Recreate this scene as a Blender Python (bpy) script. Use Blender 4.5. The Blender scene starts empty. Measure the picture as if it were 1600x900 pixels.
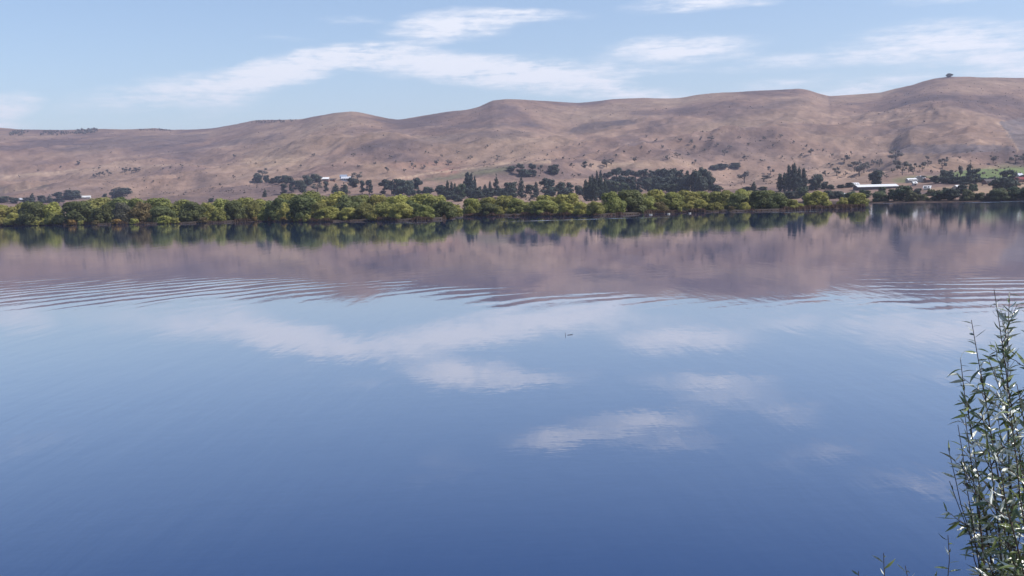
import bpy, bmesh, math, random
import numpy as np
from mathutils import Matrix, Vector

random.seed(7)
RNG = np.random.default_rng(11)
S = bpy.context.scene
COL = S.collection

# ------------------------------------------------------------------ camera
FOC = 1715.0            # focal length in photo pixels (1600 wide)
HOR = 312.5             # horizon row at the picture centre
TILT = 0.026            # the horizon rises to the right: the camera was held with a slight roll
EYE = 5.0               # metres above the lake
roll = math.atan(TILT)
pitch = math.atan((450 - HOR) * math.cos(roll) / FOC)
FW = np.array([0, math.cos(pitch), -math.sin(pitch)])
UP0 = np.array([0, math.sin(pitch), math.cos(pitch)])
RT0 = np.array([1.0, 0, 0])
RT = math.cos(roll) * RT0 - math.sin(roll) * UP0
UP = math.cos(roll) * UP0 + math.sin(roll) * RT0
cam_data = bpy.data.cameras.new('camera')
cam_data.sensor_width = 36.0
cam_data.lens = FOC / 1600 * 36.0
cam_data.clip_start = 0.1
cam_data.clip_end = 20000
cam = bpy.data.objects.new('camera', cam_data)
COL.objects.link(cam)
m = Matrix.Identity(4)
for i in range(3):
    m[i][0], m[i][1], m[i][2] = RT[i], UP[i], -FW[i]
m[2][3] = EYE
cam.matrix_world = m
S.camera = cam


def ray(x, y):
    d = FW * FOC + RT * (x - 800) + UP * (450 - y)
    return d / np.linalg.norm(d)


def flat(x, y, z=0.0):
    d = ray(x, y)
    t = (z - EYE) / d[2]
    return d[0] * t, d[1] * t


def azel(x, y):
    d = ray(x, y)
    return math.degrees(math.atan2(d[0], d[1])), math.degrees(math.asin(d[2]))


def project(X, Y, Z):
    v = np.stack([X, Y, np.asarray(Z) - EYE], -1)
    f = v @ FW
    return 800 + FOC * (v @ RT) / f, 450 - FOC * (v @ UP) / f


# ------------------------------------------------------------------ sky, sun, exposure
SUN_AZ, SUN_EL = 102.0, 46.0        # degrees right of the view direction, degrees up
SKY_STRENGTH = 0.124
world = bpy.data.worlds.new('World')
S.world = world
world.use_nodes = True
world.cycles.sampling_method = 'MANUAL'
world.cycles.sample_map_resolution = 256
wn, wl = world.node_tree.nodes, world.node_tree.links
wn.clear()
w_out = wn.new('ShaderNodeOutputWorld')
w_bg = wn.new('ShaderNodeBackground')
w_bg.inputs['Strength'].default_value = SKY_STRENGTH
sky = wn.new('ShaderNodeTexSky')
sky.sky_type = 'NISHITA'
sky.sun_disc = False
sky.sun_elevation = math.radians(SUN_EL)
sky.sun_rotation = math.radians(SUN_AZ)
sky.altitude = 0
sky.air_density = 1.0
sky.dust_density = 0.5
sky.ozone_density = 2.2
tc = wn.new('ShaderNodeTexCoord')
sep = wn.new('ShaderNodeSeparateXYZ')
wl.new(tc.outputs['Generated'], sep.inputs[0])


def wmath(op, a, b=None, c=None, clamp=False):
    n = wn.new('ShaderNodeMath')
    n.operation = op
    n.use_clamp = clamp
    for k, v in enumerate((a, b, c)):
        if v is None:
            continue
        if isinstance(v, (int, float)):
            n.inputs[k].default_value = v
        else:
            wl.new(v, n.inputs[k])
    return n.outputs[0]


w_az = wmath('MULTIPLY', wmath('ARCTAN2', sep.outputs[0], sep.outputs[1]), 57.29578)
w_el = wmath('MULTIPLY', wmath('ARCSINE', sep.outputs[2]), 57.29578)
comb = wn.new('ShaderNodeCombineXYZ')
wl.new(w_az, comb.inputs[0])
wl.new(w_el, comb.inputs[1])


def wnoise(scale_xyz, detail, rough, loc=(0, 0, 0)):
    mp = wn.new('ShaderNodeMapping')
    mp.inputs['Scale'].default_value = scale_xyz
    mp.inputs['Location'].default_value = loc
    wl.new(comb.outputs[0], mp.inputs[0])
    n = wn.new('ShaderNodeTexNoise')
    n.inputs['Scale'].default_value = 1
    n.inputs['Detail'].default_value = detail
    n.inputs['Roughness'].default_value = rough
    wl.new(mp.outputs[0], n.inputs['Vector'])
    return n


warp = wnoise((0.30, 0.9, 1), 6, 0.62)
vs = wn.new('ShaderNodeVectorMath')
vs.operation = 'SUBTRACT'
wl.new(warp.outputs['Color'], vs.inputs[0])
vs.inputs[1].default_value = (0.5, 0.5, 0.5)
vm = wn.new('ShaderNodeVectorMath')
vm.operation = 'MULTIPLY'
wl.new(vs.outputs[0], vm.inputs[0])
vm.inputs[1].default_value = (2.6, 0.75, 0)
va = wn.new('ShaderNodeVectorMath')
va.operation = 'ADD'
wl.new(comb.outputs[0], va.inputs[0])
wl.new(vm.outputs[0], va.inputs[1])

# cirrus streaks: photo pixel centre, half width, half height, tilt (deg, + = rising to the right), strength
CLOUDS = [
    (715, 40, 120, 27, 4, 1.0), (850, 24, 85, 9, -3, .55),
    (300, 138, 200, 26, 7, .75), (370, 150, 90, 24, 14, .55), (470, 105, 130, 26, 9, .9), (570, 88, 110, 22, 0, .85),
    (690, 103, 170, 26, -6, .85), (830, 116, 170, 30, -5, .95), (970, 143, 160, 18, -9, .75),
    (1060, 76, 140, 24, 0, .9), (1250, 95, 200, 16, -1, .5), (1490, 66, 170, 34, -3, .85), (1600, 104, 90, 24, 0, .8),
    (1090, 4, 120, 14, 0, .8), (1480, -5, 90, 12, 0, .5), (5, 165, 60, 20, 5, .9), (-10, 196, 70, 12, 0, .6),
    (1350, 138, 130, 16, 8, .7), (545, 32, 60, 7, -4, .45), (1230, 130, 110, 12, 0, .45),
    (1560, 138, 110, 14, 0, .4), (900, 170, 200, 10, 0, .25), (440, 60, 60, 6, -3, .3), (1000, 110, 90, 10, 0, .4),
]
# streaks above the frame, known from their reflections in the lake (pixel of the reflection)
MIRRORED = [
    (930, 676, 180, 28, 6, .52), (1010, 655, 110, 18, 5, .45), (860, 690, 90, 16, 8, .35), (1140, 622, 110, 17, 3, .5), (1290, 705, 110, 20, 14, .38), (1200, 640, 110, 12, 6, .35), (700, 740, 90, 16, 10, .25), (690, 715, 50, 14, 12, .25),
    (1440, 752, 100, 18, 0, .45), (1240, 655, 60, 16, 0, .4), (1060, 690, 90, 14, 5, .4), (60, 690, 130, 18, 8, .25),
]
total = None
for (cx, cy, hw, hh, tilt, st), mirror in [(c, 0) for c in CLOUDS] + [(c, 1) for c in MIRRORED]:
    az, el = azel(cx, cy)
    if mirror:
        el = -el
        tilt = -tilt
    k = 57.29578 / FOC
    mp = wn.new('ShaderNodeMapping')
    mp.vector_type = 'TEXTURE'
    mp.inputs['Location'].default_value = (az, el, 0)
    mp.inputs['Rotation'].default_value = (0, 0, math.radians(tilt + math.degrees(roll)))
    mp.inputs['Scale'].default_value = (hw * k * 1.12, hh * k * 1.15, 1)
    wl.new(va.outputs[0], mp.inputs[0])
    g = wn.new('ShaderNodeTexGradient')
    g.gradient_type = 'SPHERICAL'
    wl.new(mp.outputs[0], g.inputs[0])
    v = wmath('MULTIPLY', wmath('POWER', g.outputs['Fac'], 0.8), st)
    total = v if total is None else wmath('ADD', total, wmath('MULTIPLY', v, wmath('SUBTRACT', 1.0, wmath('MULTIPLY', total, 0.75))))
wisp = wnoise((0.20, 1.9, 1), 7, 0.66, (3, 1, 0))
wisp2 = wnoise((0.9, 3.4, 1), 5, 0.65, (7, 4, 0))
tex = wmath('ADD', wmath('MULTIPLY', wisp.outputs['Fac'], 0.9), wmath('MULTIPLY', wisp2.outputs['Fac'], 0.6))   # about 0.75
mask = wmath('MULTIPLY', total, wmath('MAXIMUM', wmath('MULTIPLY', wmath('SUBTRACT', tex, 0.46), 3.8), 0.06))
# thin cirrus over the rest of the sky, everywhere alike
veil = wnoise((0.035, 0.16, 1), 6, 0.6, (11, 2, 0))
veil_f = wmath('MULTIPLY', wmath('SUBTRACT', veil.outputs['Fac'], 0.50), 1.4, clamp=True)
mask = wmath('ADD', mask, wmath('MULTIPLY', veil_f, 0.25))
ss = wn.new('ShaderNodeMapRange')
ss.interpolation_type = 'SMOOTHSTEP'
ss.inputs['From Min'].default_value = 0.06
ss.inputs['From Max'].default_value = 1.05
ss.inputs['To Max'].default_value = 0.86
wl.new(mask, ss.inputs[0])
mix = wn.new('ShaderNodeMix')
mix.data_type = 'RGBA'
wl.new(ss.outputs[0], mix.inputs[0])
cast = wn.new('ShaderNodeMix')        # the camera's slightly mauve white balance
cast.data_type = 'RGBA'
cast.blend_type = 'MULTIPLY'
cast.inputs[0].default_value = 1.0
wl.new(sky.outputs[0], cast.inputs[6])
cast.inputs[7].default_value = (0.96, 0.95, 0.975, 1)
wl.new(cast.outputs[2], mix.inputs[6])
mix.inputs[7].default_value = (6.5, 6.6, 7.0, 1)
wl.new(mix.outputs[2], w_bg.inputs['Color'])
wl.new(w_bg.outputs[0], w_out.inputs[0])

sun_data = bpy.data.lights.new('sun', 'SUN')
sun_data.energy = 4.4
sun_data.angle = math.radians(0.53)
sun_data.color = (1.0, 0.95, 0.88)
sun = bpy.data.objects.new('sun', sun_data)
COL.objects.link(sun)
sd = Vector((math.sin(math.radians(SUN_AZ)) * math.cos(math.radians(SUN_EL)),
             math.cos(math.radians(SUN_AZ)) * math.cos(math.radians(SUN_EL)), math.sin(math.radians(SUN_EL))))
sun.rotation_euler = sd.to_track_quat('Z', 'Y').to_euler()

S.view_settings.view_transform = 'Standard'
S.view_settings.look = 'None'
S.view_settings.exposure = 0.40
S.view_settings.gamma = 1.0
S.view_settings.use_curve_mapping = False
S.render.engine = 'CYCLES'
S.cycles.use_denoising = True
S.cycles.max_bounces = 6
S.cycles.diffuse_bounces = 2
S.cycles.glossy_bounces = 3
S.cycles.transparent_max_bounces = 8
S.cycles.volume_bounces = 0
S.cycles.caustics_reflective = False
S.cycles.caustics_refractive = False

HAZE_DENSITY = 1.25e-4


# ------------------------------------------------------------------ helpers
def tag(o, label=None, cat=None, group=None, kind=None):
    if label: o['label'] = label
    if cat: o['category'] = cat
    if group: o['group'] = group
    if kind: o['kind'] = kind
    return o


def empty(name, loc=(0, 0, 0), rz=0.0, scale=(1, 1, 1)):
    o = bpy.data.objects.new(name, None)
    o.empty_display_size = 0.5
    COL.objects.link(o)
    o.location = loc
    o.rotation_euler = (0, 0, rz)
    o.scale = scale
    return o


def link(name, me, parent=None, mat=None):
    if mat is not None and not me.materials:
        me.materials.append(mat)
    o = bpy.data.objects.new(name, me)
    COL.objects.link(o)
    o.parent = parent
    return o


def np_mesh(name, verts, faces, smooth=False):
    """faces: (n,3) or (n,4) int array"""
    me = bpy.data.meshes.new(name)
    verts = np.asarray(verts, np.float32)
    faces = np.asarray(faces, np.int32)
    n, k = faces.shape
    me.vertices.add(len(verts))
    me.vertices.foreach_set('co', verts.ravel())
    me.loops.add(n * k)
    me.loops.foreach_set('vertex_index', faces.ravel())
    me.polygons.add(n)
    me.polygons.foreach_set('loop_start', np.arange(0, n * k, k, dtype=np.int32))
    me.polygons.foreach_set('use_smooth', np.full(n, smooth))
    me.update(calc_edges=True)
    me.validate()
    return me


def face_attr(me, name, vals):
    a = me.attributes.new(name, 'FLOAT', 'FACE')
    a.data.foreach_set('value', np.asarray(vals, np.float32))


def hash2(ix, iy, seed):
    n = (ix.astype(np.int64) * 374761393 + iy.astype(np.int64) * 668265263 + seed * 974711) & 0x7fffffff
    n = ((n ^ (n >> 13)) * 1274126177) & 0x7fffffff
    n = (n ^ (n >> 16)) & 0xffffff
    return n / float(0xffffff)


def vnoise(x, y, seed=0):
    ix, iy = np.floor(x), np.floor(y)
    fx, fy = x - ix, y - iy
    fx = fx * fx * fx * (fx * (fx * 6 - 15) + 10)
    fy = fy * fy * fy * (fy * (fy * 6 - 15) + 10)
    a, b = hash2(ix, iy, seed), hash2(ix + 1, iy, seed)
    c, d = hash2(ix, iy + 1, seed), hash2(ix + 1, iy + 1, seed)
    return (a * (1 - fx) + b * fx) * (1 - fy) + (c * (1 - fx) + d * fx) * fy


def fbm(x, y, octaves=4, seed=0, gain=0.5):
    t, a, s = 0, 1, 0
    for k in range(octaves):
        t = t + a * (vnoise(x, y, seed + k * 17) * 2 - 1)
        s += a
        a *= gain
        x, y = x * 2.03 + 5.1, y * 2.03 + 1.7
    return t / s


def ridged(x, y, octaves=4, seed=0):
    t, a, s = 0, 1, 0
    for k in range(octaves):
        t = t + a * (1 - np.abs(vnoise(x, y, seed + k * 13) * 2 - 1) * 1.6)
        s += a
        a *= 0.5
        x, y = x * 2.1 + 3.3, y * 2.1 + 7.7
    return t / s


def sstep(a, b, x):
    t = np.clip((x - a) / (b - a), 0, 1)
    return t * t * (3 - 2 * t)


# ------------------------------------------------------------------ materials
def new_mat(name):
    mt = bpy.data.materials.new(name)
    mt.use_nodes = True
    nt = mt.node_tree
    nt.nodes.clear()
    out = nt.nodes.new('ShaderNodeOutputMaterial')
    return mt, nt, out


def node(nt, typ, **kw):
    n = nt.nodes.new(typ)
    for k, v in kw.items():
        setattr(n, k, v)
    return n


def setin(nt, n, key, v):
    if isinstance(v, bpy.types.NodeSocket):
        nt.links.new(v, n.inputs[key])
    else:
        n.inputs[key].default_value = v


def mth(nt, op, a, b=None, clamp=False):
    n = node(nt, 'ShaderNodeMath', operation=op, use_clamp=clamp)
    setin(nt, n, 0, a)
    if b is not None:
        setin(nt, n, 1, b)
    return n.outputs[0]


def noise(nt, vec, scale, detail=3, rough=0.55):
    n = node(nt, 'ShaderNodeTexNoise')
    n.inputs['Scale'].default_value = scale
    n.inputs['Detail'].default_value = detail
    n.inputs['Roughness'].default_value = rough
    if vec is not None:
        nt.links.new(vec, n.inputs['Vector'])
    return n.outputs['Fac']


def mapping(nt, vec, loc=(0, 0, 0), rot=(0, 0, 0), scale=(1, 1, 1)):
    n = node(nt, 'ShaderNodeMapping')
    n.inputs['Location'].default_value = loc
    n.inputs['Rotation'].default_value = rot
    n.inputs['Scale'].default_value = scale
    nt.links.new(vec, n.inputs[0])
    return n.outputs[0]


def ramp(nt, fac, stops):
    n = node(nt, 'ShaderNodeValToRGB')
    el = n.color_ramp.elements
    while len(el) > 1:
        el.remove(el[-1])
    el[0].position, el[0].color = stops[0][0], (*stops[0][1], 1)
    for p, c in stops[1:]:
        e = el.new(p)
        e.color = (*c, 1)
    setin(nt, n, 0, fac)
    return n.outputs[0]


def plain(name, col, rough=0.7, var=0.12, scale=3.0, spec=0.3, metal=0.0):
    """painted or weathered surface: colour with uneven wear"""
    mt, nt, out = new_mat(name)
    b = node(nt, 'ShaderNodeBsdfPrincipled')
    co = node(nt, 'ShaderNodeTexCoord').outputs['Object']
    f = noise(nt, co, scale, 4, 0.6)
    lo = tuple(max(0, c * (1 - var * 2)) for c in col)
    hi = tuple(min(1, c * (1 + var)) for c in col)
    setin(nt, b, 'Base Color', ramp(nt, f, [(0.3, lo), (0.7, hi)]))
    b.inputs['Roughness'].default_value = rough
    b.inputs['Specular IOR Level'].default_value = spec
    b.inputs['Metallic'].default_value = metal
    nt.links.new(b.outputs[0], out.inputs[0])
    return mt


def foliage(name, col, hue=0.03, trans=0.36, rough=0.6):
    """leaf clumps: colour varies by tree and by leaf"""
    mt, nt, out = new_mat(name)
    oi = node(nt, 'ShaderNodeObjectInfo')
    at = node(nt, 'ShaderNodeAttribute', attribute_name='lv')
    hs = node(nt, 'ShaderNodeHueSaturation')
    hs.inputs['Color'].default_value = (*col, 1)
    r1 = mth(nt, 'MULTIPLY_ADD', oi.outputs['Random'], hue)
    r1.node.inputs[2].default_value = 0.5 - hue / 2
    setin(nt, hs, 'Hue', r1)
    v = mth(nt, 'MULTIPLY_ADD', at.outputs['Fac'], 0.56)
    v.node.inputs[2].default_value = 0.72
    r2 = mth(nt, 'FRACT', mth(nt, 'MULTIPLY', oi.outputs['Random'], 7.13))
    v2 = mth(nt, 'MULTIPLY_ADD', r2, 0.4)
    v2.node.inputs[2].default_value = 0.8
    setin(nt, hs, 'Value', mth(nt, 'MULTIPLY', v, v2))
    d = node(nt, 'ShaderNodeBsdfPrincipled')
    d.inputs['Roughness'].default_value = rough
    d.inputs['Specular IOR Level'].default_value = 0.2
    nt.links.new(hs.outputs[0], d.inputs['Base Color'])
    t = node(nt, 'ShaderNodeBsdfTranslucent')
    nt.links.new(hs.outputs[0], t.inputs[0])
    mx = node(nt, 'ShaderNodeMixShader')
    mx.inputs[0].default_value = trans
    nt.links.new(d.outputs[0], mx.inputs[1])
    nt.links.new(t.outputs[0], mx.inputs[2])
    nt.links.new(mx.outputs[0], out.inputs[0])
    return mt


M_BARK = plain('bark', (0.10, 0.08, 0.065), 0.9, 0.25, 8)
M_WILLOW = {
    'yellow': foliage('willow_yellow', (0.310, 0.295, 0.085)),
    'green': foliage('willow_green', (0.240, 0.245, 0.074)),
    'dark': foliage('willow_dark', (0.125, 0.142, 0.055)),
    'olive': foliage('willow_olive', (0.17, 0.135, 0.06)),
    'orange': foliage('willow_orange', (0.25, 0.165, 0.055)),
    'grey': foliage('willow_grey', (0.14, 0.135, 0.10)),
}
M_PINE = foliage('pine_needles', (0.040, 0.055, 0.046), 0.04, 0.15)
M_POPLAR = foliage('poplar_leaves', (0.042, 0.060, 0.040), 0.03, 0.2)
M_ROUND = foliage('broadleaf', (0.050, 0.064, 0.048), 0.05, 0.2)
M_GREENTREE = foliage('broadleaf_green', (0.055, 0.078, 0.040), 0.05, 0.2)
M_GUM = foliage('gum_leaves', (0.105, 0.100, 0.085), 0.05, 0.15)
M_SHORE = foliage('shore_bush_leaves', (0.095, 0.105, 0.050), 0.06, 0.2)

# ------------------------------------------------------------------ hills beyond the lake (one terrain sheet)
SKYLINE = [(-700, 215), (-350, 190), (-150, 206), (0, 199), (30, 202), (60, 203), (100, 203), (150, 201), (200, 202), (240, 200.5), (275, 203), (330, 201), (370, 194),
           (400, 187.5), (440, 187), (470, 186.5), (500, 180.5), (530, 175.5), (550, 174), (575, 178), (605, 185.5), (622, 187),
           (660, 181), (700, 174.5), (730, 171), (750, 166), (770, 157), (790, 154.3), (815, 155), (870, 159), (905, 160.5), (930, 158),
           (955, 155), (995, 153), (1040, 153.5), (1062, 153), (1085, 149), (1112, 146), (1157, 143.5), (1200, 141.5), (1245, 139),
           (1262, 140), (1280, 146), (1296, 150), (1320, 148.5), (1376, 145), (1400, 138), (1425, 132.5), (1445, 126), (1462, 122),
           (1480, 120), (1520, 120), (1600, 122), (1700, 133), (1850, 128), (2050, 150), (2400, 170)]
_sk = []
for px, py in SKYLINE:
    d = ray(px, py)
    _sk.append((d[0] / d[1], d[2] / d[1]))
SK_U, SK_T = np.array(_sk).T


def u_of(px):
    d = ray(px, 250)
    return d[0] / d[1]


def curve(pts):
    us = np.array([u_of(p) for p, _ in pts])
    vs_ = np.array([v for _, v in pts], float)
    return us, vs_


RIDGE = curve([(-700, 2900), (0, 2900), (300, 2850), (440, 2700), (545, 2050), (622, 2350), (790, 2150), (905, 2450), (1000, 2350),
               (1250, 2050), (1296, 2300), (1480, 2000), (1600, 2050), (2400, 2200)])
SHORE = curve([(-700, 640), (0, 640), (500, 600), (900, 560), (1200, 510), (1300, 488), (1380, 436), (1450, 424), (1600, 404), (1800, 395), (2400, 380)])


def smooth_curve(u, cu, cv, width=0.02):
    t = 0
    for k in range(-6, 7):
        t = t + np.interp(u + k * width / 3, cu, cv) * (7 - abs(k)) / 49.0
    return t


def terrain_w(X, Y):
    u = X / Y
    ys = smooth_curve(u, *SHORE) + 7 * fbm(X / 35, Y / 35, 3, 91)
    yr = smooth_curve(u, *RIDGE, 0.035)
    return u, ys, yr, (Y - ys) / (yr - ys)


def height(X, Y):
    X = np.asarray(X, float)
    Y = np.asarray(Y, float)
    u, ys, yr, w = terrain_w(X, Y)
    tf = sstep(0.55, 0.97, w)            # the skyline's dips fade out down the slopes
    T = smooth_curve(u, SK_U, SK_T, 0.0016) * tf + smooth_curve(u, SK_U, SK_T, 0.03) * (1 - tf)
    q0 = -4.4 / (ys * T)
    wc = np.clip(w, 0, 1)
    s = 0.62 * wc + 0.38 * (3 * wc ** 2 - 2 * wc ** 3)
    q = q0 + (1 - q0) * s
    q = np.where(w > 1, 1 - 0.55 * (w - 1) - 0.6 * (w - 1) ** 2, q)
    z = EYE + Y * T * q
    c, sn = math.cos(0.5), math.sin(0.5)
    xr, yrn = X * c - Y * sn, X * sn + Y * c
    wx = 60 * fbm(X / 260, Y / 260, 3, 5)
    rel = 40 * (ridged((xr + wx) / 330, (yrn - wx) / 560, 5, 3) - 0.35) + 9 * fbm(X / 90, Y / 120, 4, 8) + 5 * (ridged((xr + wx) / 95, (yrn - wx) / 170, 4, 77) - 0.35)
    win = sstep(0.10, 0.42, w) * (1 - sstep(0.62, 0.97, w)) + 0.10 * sstep(0.9, 1.2, w)
    z = z + rel * win
    z = z + 0.9 * fbm(X / 40, Y / 40, 3, 21) * sstep(0.03, 0.1, w)
    # lake bed in front of the shore
    z = np.where(w < 0, 0.6 + (Y - ys) * 0.09, z)
    return z


def locate(px, py):
    """the point of the hills that a line of sight first meets"""
    d = ray(px, py)
    ts = np.concatenate([np.arange(380, 3400, 2.0)])
    X, Y = d[0] / d[1] * ts, ts
    Z = EYE + d[2] / d[1] * ts
    hz = height(X, Y)
    k = np.nonzero(hz >= Z)[0]
    if not len(k):
        k = [np.argmin(Z - hz)]
    k = k[0]
    return float(X[k]), float(Y[k]), float(hz[k])


def in_poly(px, py, poly):
    inside = np.zeros(px.shape, bool)
    n = len(poly)
    for i in range(n):
        x1, y1 = poly[i]
        x2, y2 = poly[(i + 1) % n]
        if y1 == y2:
            continue
        c = ((y1 > py) != (y2 > py)) & (px < (x2 - x1) * (py - y1) / (y2 - y1) + x1)
        inside ^= c
    return inside


def build_hills():
    us = np.concatenate([np.linspace(-1.15, -0.52, 90)[:-1], np.linspace(-0.52, 0.52, 760), np.linspace(0.52, 1.15, 90)[1:]])
    wr = np.concatenate([np.linspace(-0.03, 0.0, 6)[:-1], np.linspace(0, 0.12, 60)[:-1], np.linspace(0.12, 1.0, 200), np.linspace(1.0, 1.8, 26)[1:]])
    Ug, Wg = np.meshgrid(us, wr)
    ys = smooth_curve(Ug, *SHORE)
    yr = smooth_curve(Ug, *RIDGE, 0.035)
    Y = ys + Wg * (yr - ys)
    Y = np.where(Wg < 0, ys + Wg * 1600, Y)
    X = Ug * Y
    Z = height(X, Y)
    nr, nc = X.shape
    idx = np.arange(nr * nc).reshape(nr, nc)
    f = np.stack([idx[:-1, :-1], idx[:-1, 1:], idx[1:, 1:], idx[1:, :-1]], -1).reshape(-1, 4)
    me = np_mesh('hills', np.stack([X, Y, Z], -1).reshape(-1, 3), f, True)
    # land cover: dry grass, scrub, ploughed and green fields; gully patches also carry painted shade
    px, py = project(X, Y, Z)
    jx = px + 5 * fbm(X / 30, Y / 30, 3, 31)
    jy = py + 1.6 * fbm(X / 30, Y / 30, 3, 37)
    n1 = fbm(X / 170, Y / 240, 5, 41)[..., None]
    n2 = fbm(X / 45 + 3, Y / 80, 4, 43)[..., None]
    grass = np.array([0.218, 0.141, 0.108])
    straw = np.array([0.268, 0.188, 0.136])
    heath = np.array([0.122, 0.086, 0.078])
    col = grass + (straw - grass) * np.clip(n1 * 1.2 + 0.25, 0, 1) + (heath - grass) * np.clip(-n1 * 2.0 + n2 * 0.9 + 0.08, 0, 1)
    col = col * (1 + 0.16 * n2)
    # slightly darker towards the ridge
    up = sstep(0.25, 0.9, (Y - ys) / (yr - ys))[..., None]
    col = col * (1 - 0.10 * up)

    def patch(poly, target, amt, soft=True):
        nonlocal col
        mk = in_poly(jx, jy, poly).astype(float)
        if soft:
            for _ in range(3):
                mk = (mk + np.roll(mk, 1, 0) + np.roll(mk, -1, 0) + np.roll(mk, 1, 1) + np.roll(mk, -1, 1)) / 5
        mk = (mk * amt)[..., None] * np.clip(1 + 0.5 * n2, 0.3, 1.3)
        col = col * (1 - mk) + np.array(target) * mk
    scrub = (0.080, 0.064, 0.066)  # dark tone of the hill patches; gully ones include painted shade
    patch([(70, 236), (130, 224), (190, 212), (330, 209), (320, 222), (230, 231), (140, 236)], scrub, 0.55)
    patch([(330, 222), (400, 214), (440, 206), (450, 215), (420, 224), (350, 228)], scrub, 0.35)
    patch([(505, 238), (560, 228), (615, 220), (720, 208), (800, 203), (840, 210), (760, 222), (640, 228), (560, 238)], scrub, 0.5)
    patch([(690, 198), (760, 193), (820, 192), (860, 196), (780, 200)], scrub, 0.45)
    patch([(884, 208), (905, 195), (940, 190), (985, 186), (995, 192), (945, 200), (905, 208)], scrub, 0.75)  # gully: scrub plus its shade painted into the land colour
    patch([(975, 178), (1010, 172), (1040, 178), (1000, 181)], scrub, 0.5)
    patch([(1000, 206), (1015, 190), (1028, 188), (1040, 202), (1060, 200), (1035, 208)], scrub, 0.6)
    patch([(955, 192), (975, 186), (985, 192), (970, 198)], scrub, 0.6)  # same gully, scrub and painted shade together
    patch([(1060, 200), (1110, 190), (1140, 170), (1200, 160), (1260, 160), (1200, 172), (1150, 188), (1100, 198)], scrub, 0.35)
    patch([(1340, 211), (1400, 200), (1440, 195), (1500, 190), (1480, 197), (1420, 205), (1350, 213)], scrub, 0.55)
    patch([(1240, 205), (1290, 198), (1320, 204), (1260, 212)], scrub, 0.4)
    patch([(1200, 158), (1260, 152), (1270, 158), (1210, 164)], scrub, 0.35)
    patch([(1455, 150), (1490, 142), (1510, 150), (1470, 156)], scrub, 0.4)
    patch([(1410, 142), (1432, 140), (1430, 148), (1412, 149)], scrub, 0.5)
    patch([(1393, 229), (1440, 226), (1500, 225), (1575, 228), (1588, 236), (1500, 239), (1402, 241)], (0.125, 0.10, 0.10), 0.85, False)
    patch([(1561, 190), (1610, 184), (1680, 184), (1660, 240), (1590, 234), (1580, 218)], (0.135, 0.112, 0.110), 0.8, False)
    patch([(1470, 272), (1530, 264), (1580, 261), (1720, 262), (1720, 284), (1560, 284), (1470, 282)], (0.125, 0.160, 0.060), 0.9)
    patch([(1390, 280), (1420, 275), (1470, 276), (1470, 283), (1400, 286)], (0.12, 0.145, 0.06), 0.8)
    patch([(-40, 296), (20, 290), (75, 286), (76, 291), (30, 300), (-40, 308)], (0.12, 0.105, 0.085), 0.75)
    patch([(655, 281), (700, 271), (760, 262), (796, 258), (796, 266), (740, 275), (690, 284)], (0.135, 0.130, 0.075), 0.6)
    patch([(678, 268), (700, 262), (724, 263), (712, 270), (690, 272)], (0.24, 0.105, 0.075), 0.6)
    patch([(640, 262), (600, 258), (660, 253), (740, 250), (700, 259)], (0.25, 0.13, 0.09), 0.4)
    patch([(300, 278), (320, 276), (335, 283), (310, 283)], scrub, 0.5)
    patch([(372, 252), (400, 246), (480, 243), (470, 256), (400, 262)], (0.345, 0.242, 0.165), 0.6)
    patch([(560, 256), (590, 252), (610, 255), (600, 261), (565, 262)], (0.35, 0.235, 0.16), 0.6)
    patch([(880, 262), (960, 254), (1060, 253), (1090, 258), (1000, 263)], (0.345, 0.242, 0.165), 0.6)
    patch([(0, 275), (110, 266), (160, 263), (150, 267), (60, 276), (0, 283)], (0.345, 0.242, 0.165), 0.7)
    patch([(1440, 297), (1500, 288), (1560, 286), (1600, 284), (1720, 280), (1720, 293), (1560, 300), (1470, 303)], (0.34, 0.24, 0.155), 0.7)

    # farm tracks and fence lines
    def line(pts, target, wpx, amt):
        nonlocal col
        dmin = np.full(px.shape, 1e9)
        for (x1, y1), (x2, y2) in zip(pts[:-1], pts[1:]):
            dx, dy = x2 - x1, y2 - y1
            t = np.clip(((px - x1) * dx + (jy - y1) * dy) / (dx * dx + dy * dy), 0, 1)
            dmin = np.minimum(dmin, np.hypot(px - x1 - t * dx, (jy - y1 - t * dy) * 2.2))
        mk = (np.clip(1.4 - dmin / wpx, 0, 1) * amt)[..., None]
        col = col * (1 - mk) + np.array(target) * mk
    for ln in ([(230, 262), (300, 254), (390, 240)], [(700, 232), (790, 226), (880, 222)], [(960, 226), (1100, 212), (1180, 198), (1260, 190)], [(1210, 248), (1300, 240), (1390, 232)],
               [(1290, 215), (1380, 222), (1395, 229)], [(150, 250), (260, 240), (380, 226)], [(520, 215), (600, 205), (690, 196)], [(1330, 180), (1420, 172), (1520, 176), (1600, 186)]):
        line(ln, (0.30, 0.215, 0.165), 1.3, 0.45)
    for ln in ([(620, 187), (630, 210), (650, 240), (640, 262)], [(1296, 151), (1300, 180), (1285, 215), (1290, 240)], [(905, 162), (890, 185), (905, 215), (880, 245)], [(440, 190), (420, 215), (455, 240)]):
        line(ln, (0.12, 0.085, 0.078), 2.2, 0.4)
    line([(600, 284), (660, 272), (740, 262), (800, 255), (860, 251)], (0.37, 0.265, 0.185), 2.5, 0.8)
    line([(0, 276), (60, 271), (120, 265)], (0.37, 0.265, 0.19), 2.5, 0.7)
    line([(1558, 192), (1572, 205), (1586, 226), (1592, 238)], (0.36, 0.25, 0.17), 1.6, 0.5)
    line([(1391, 229), (1396, 240), (1402, 256)], (0.09, 0.08, 0.07), 2.0, 0.7)
    line([(465, 236), (500, 245), (530, 252)], (0.15, 0.11, 0.09), 2.5, 0.6)
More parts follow.
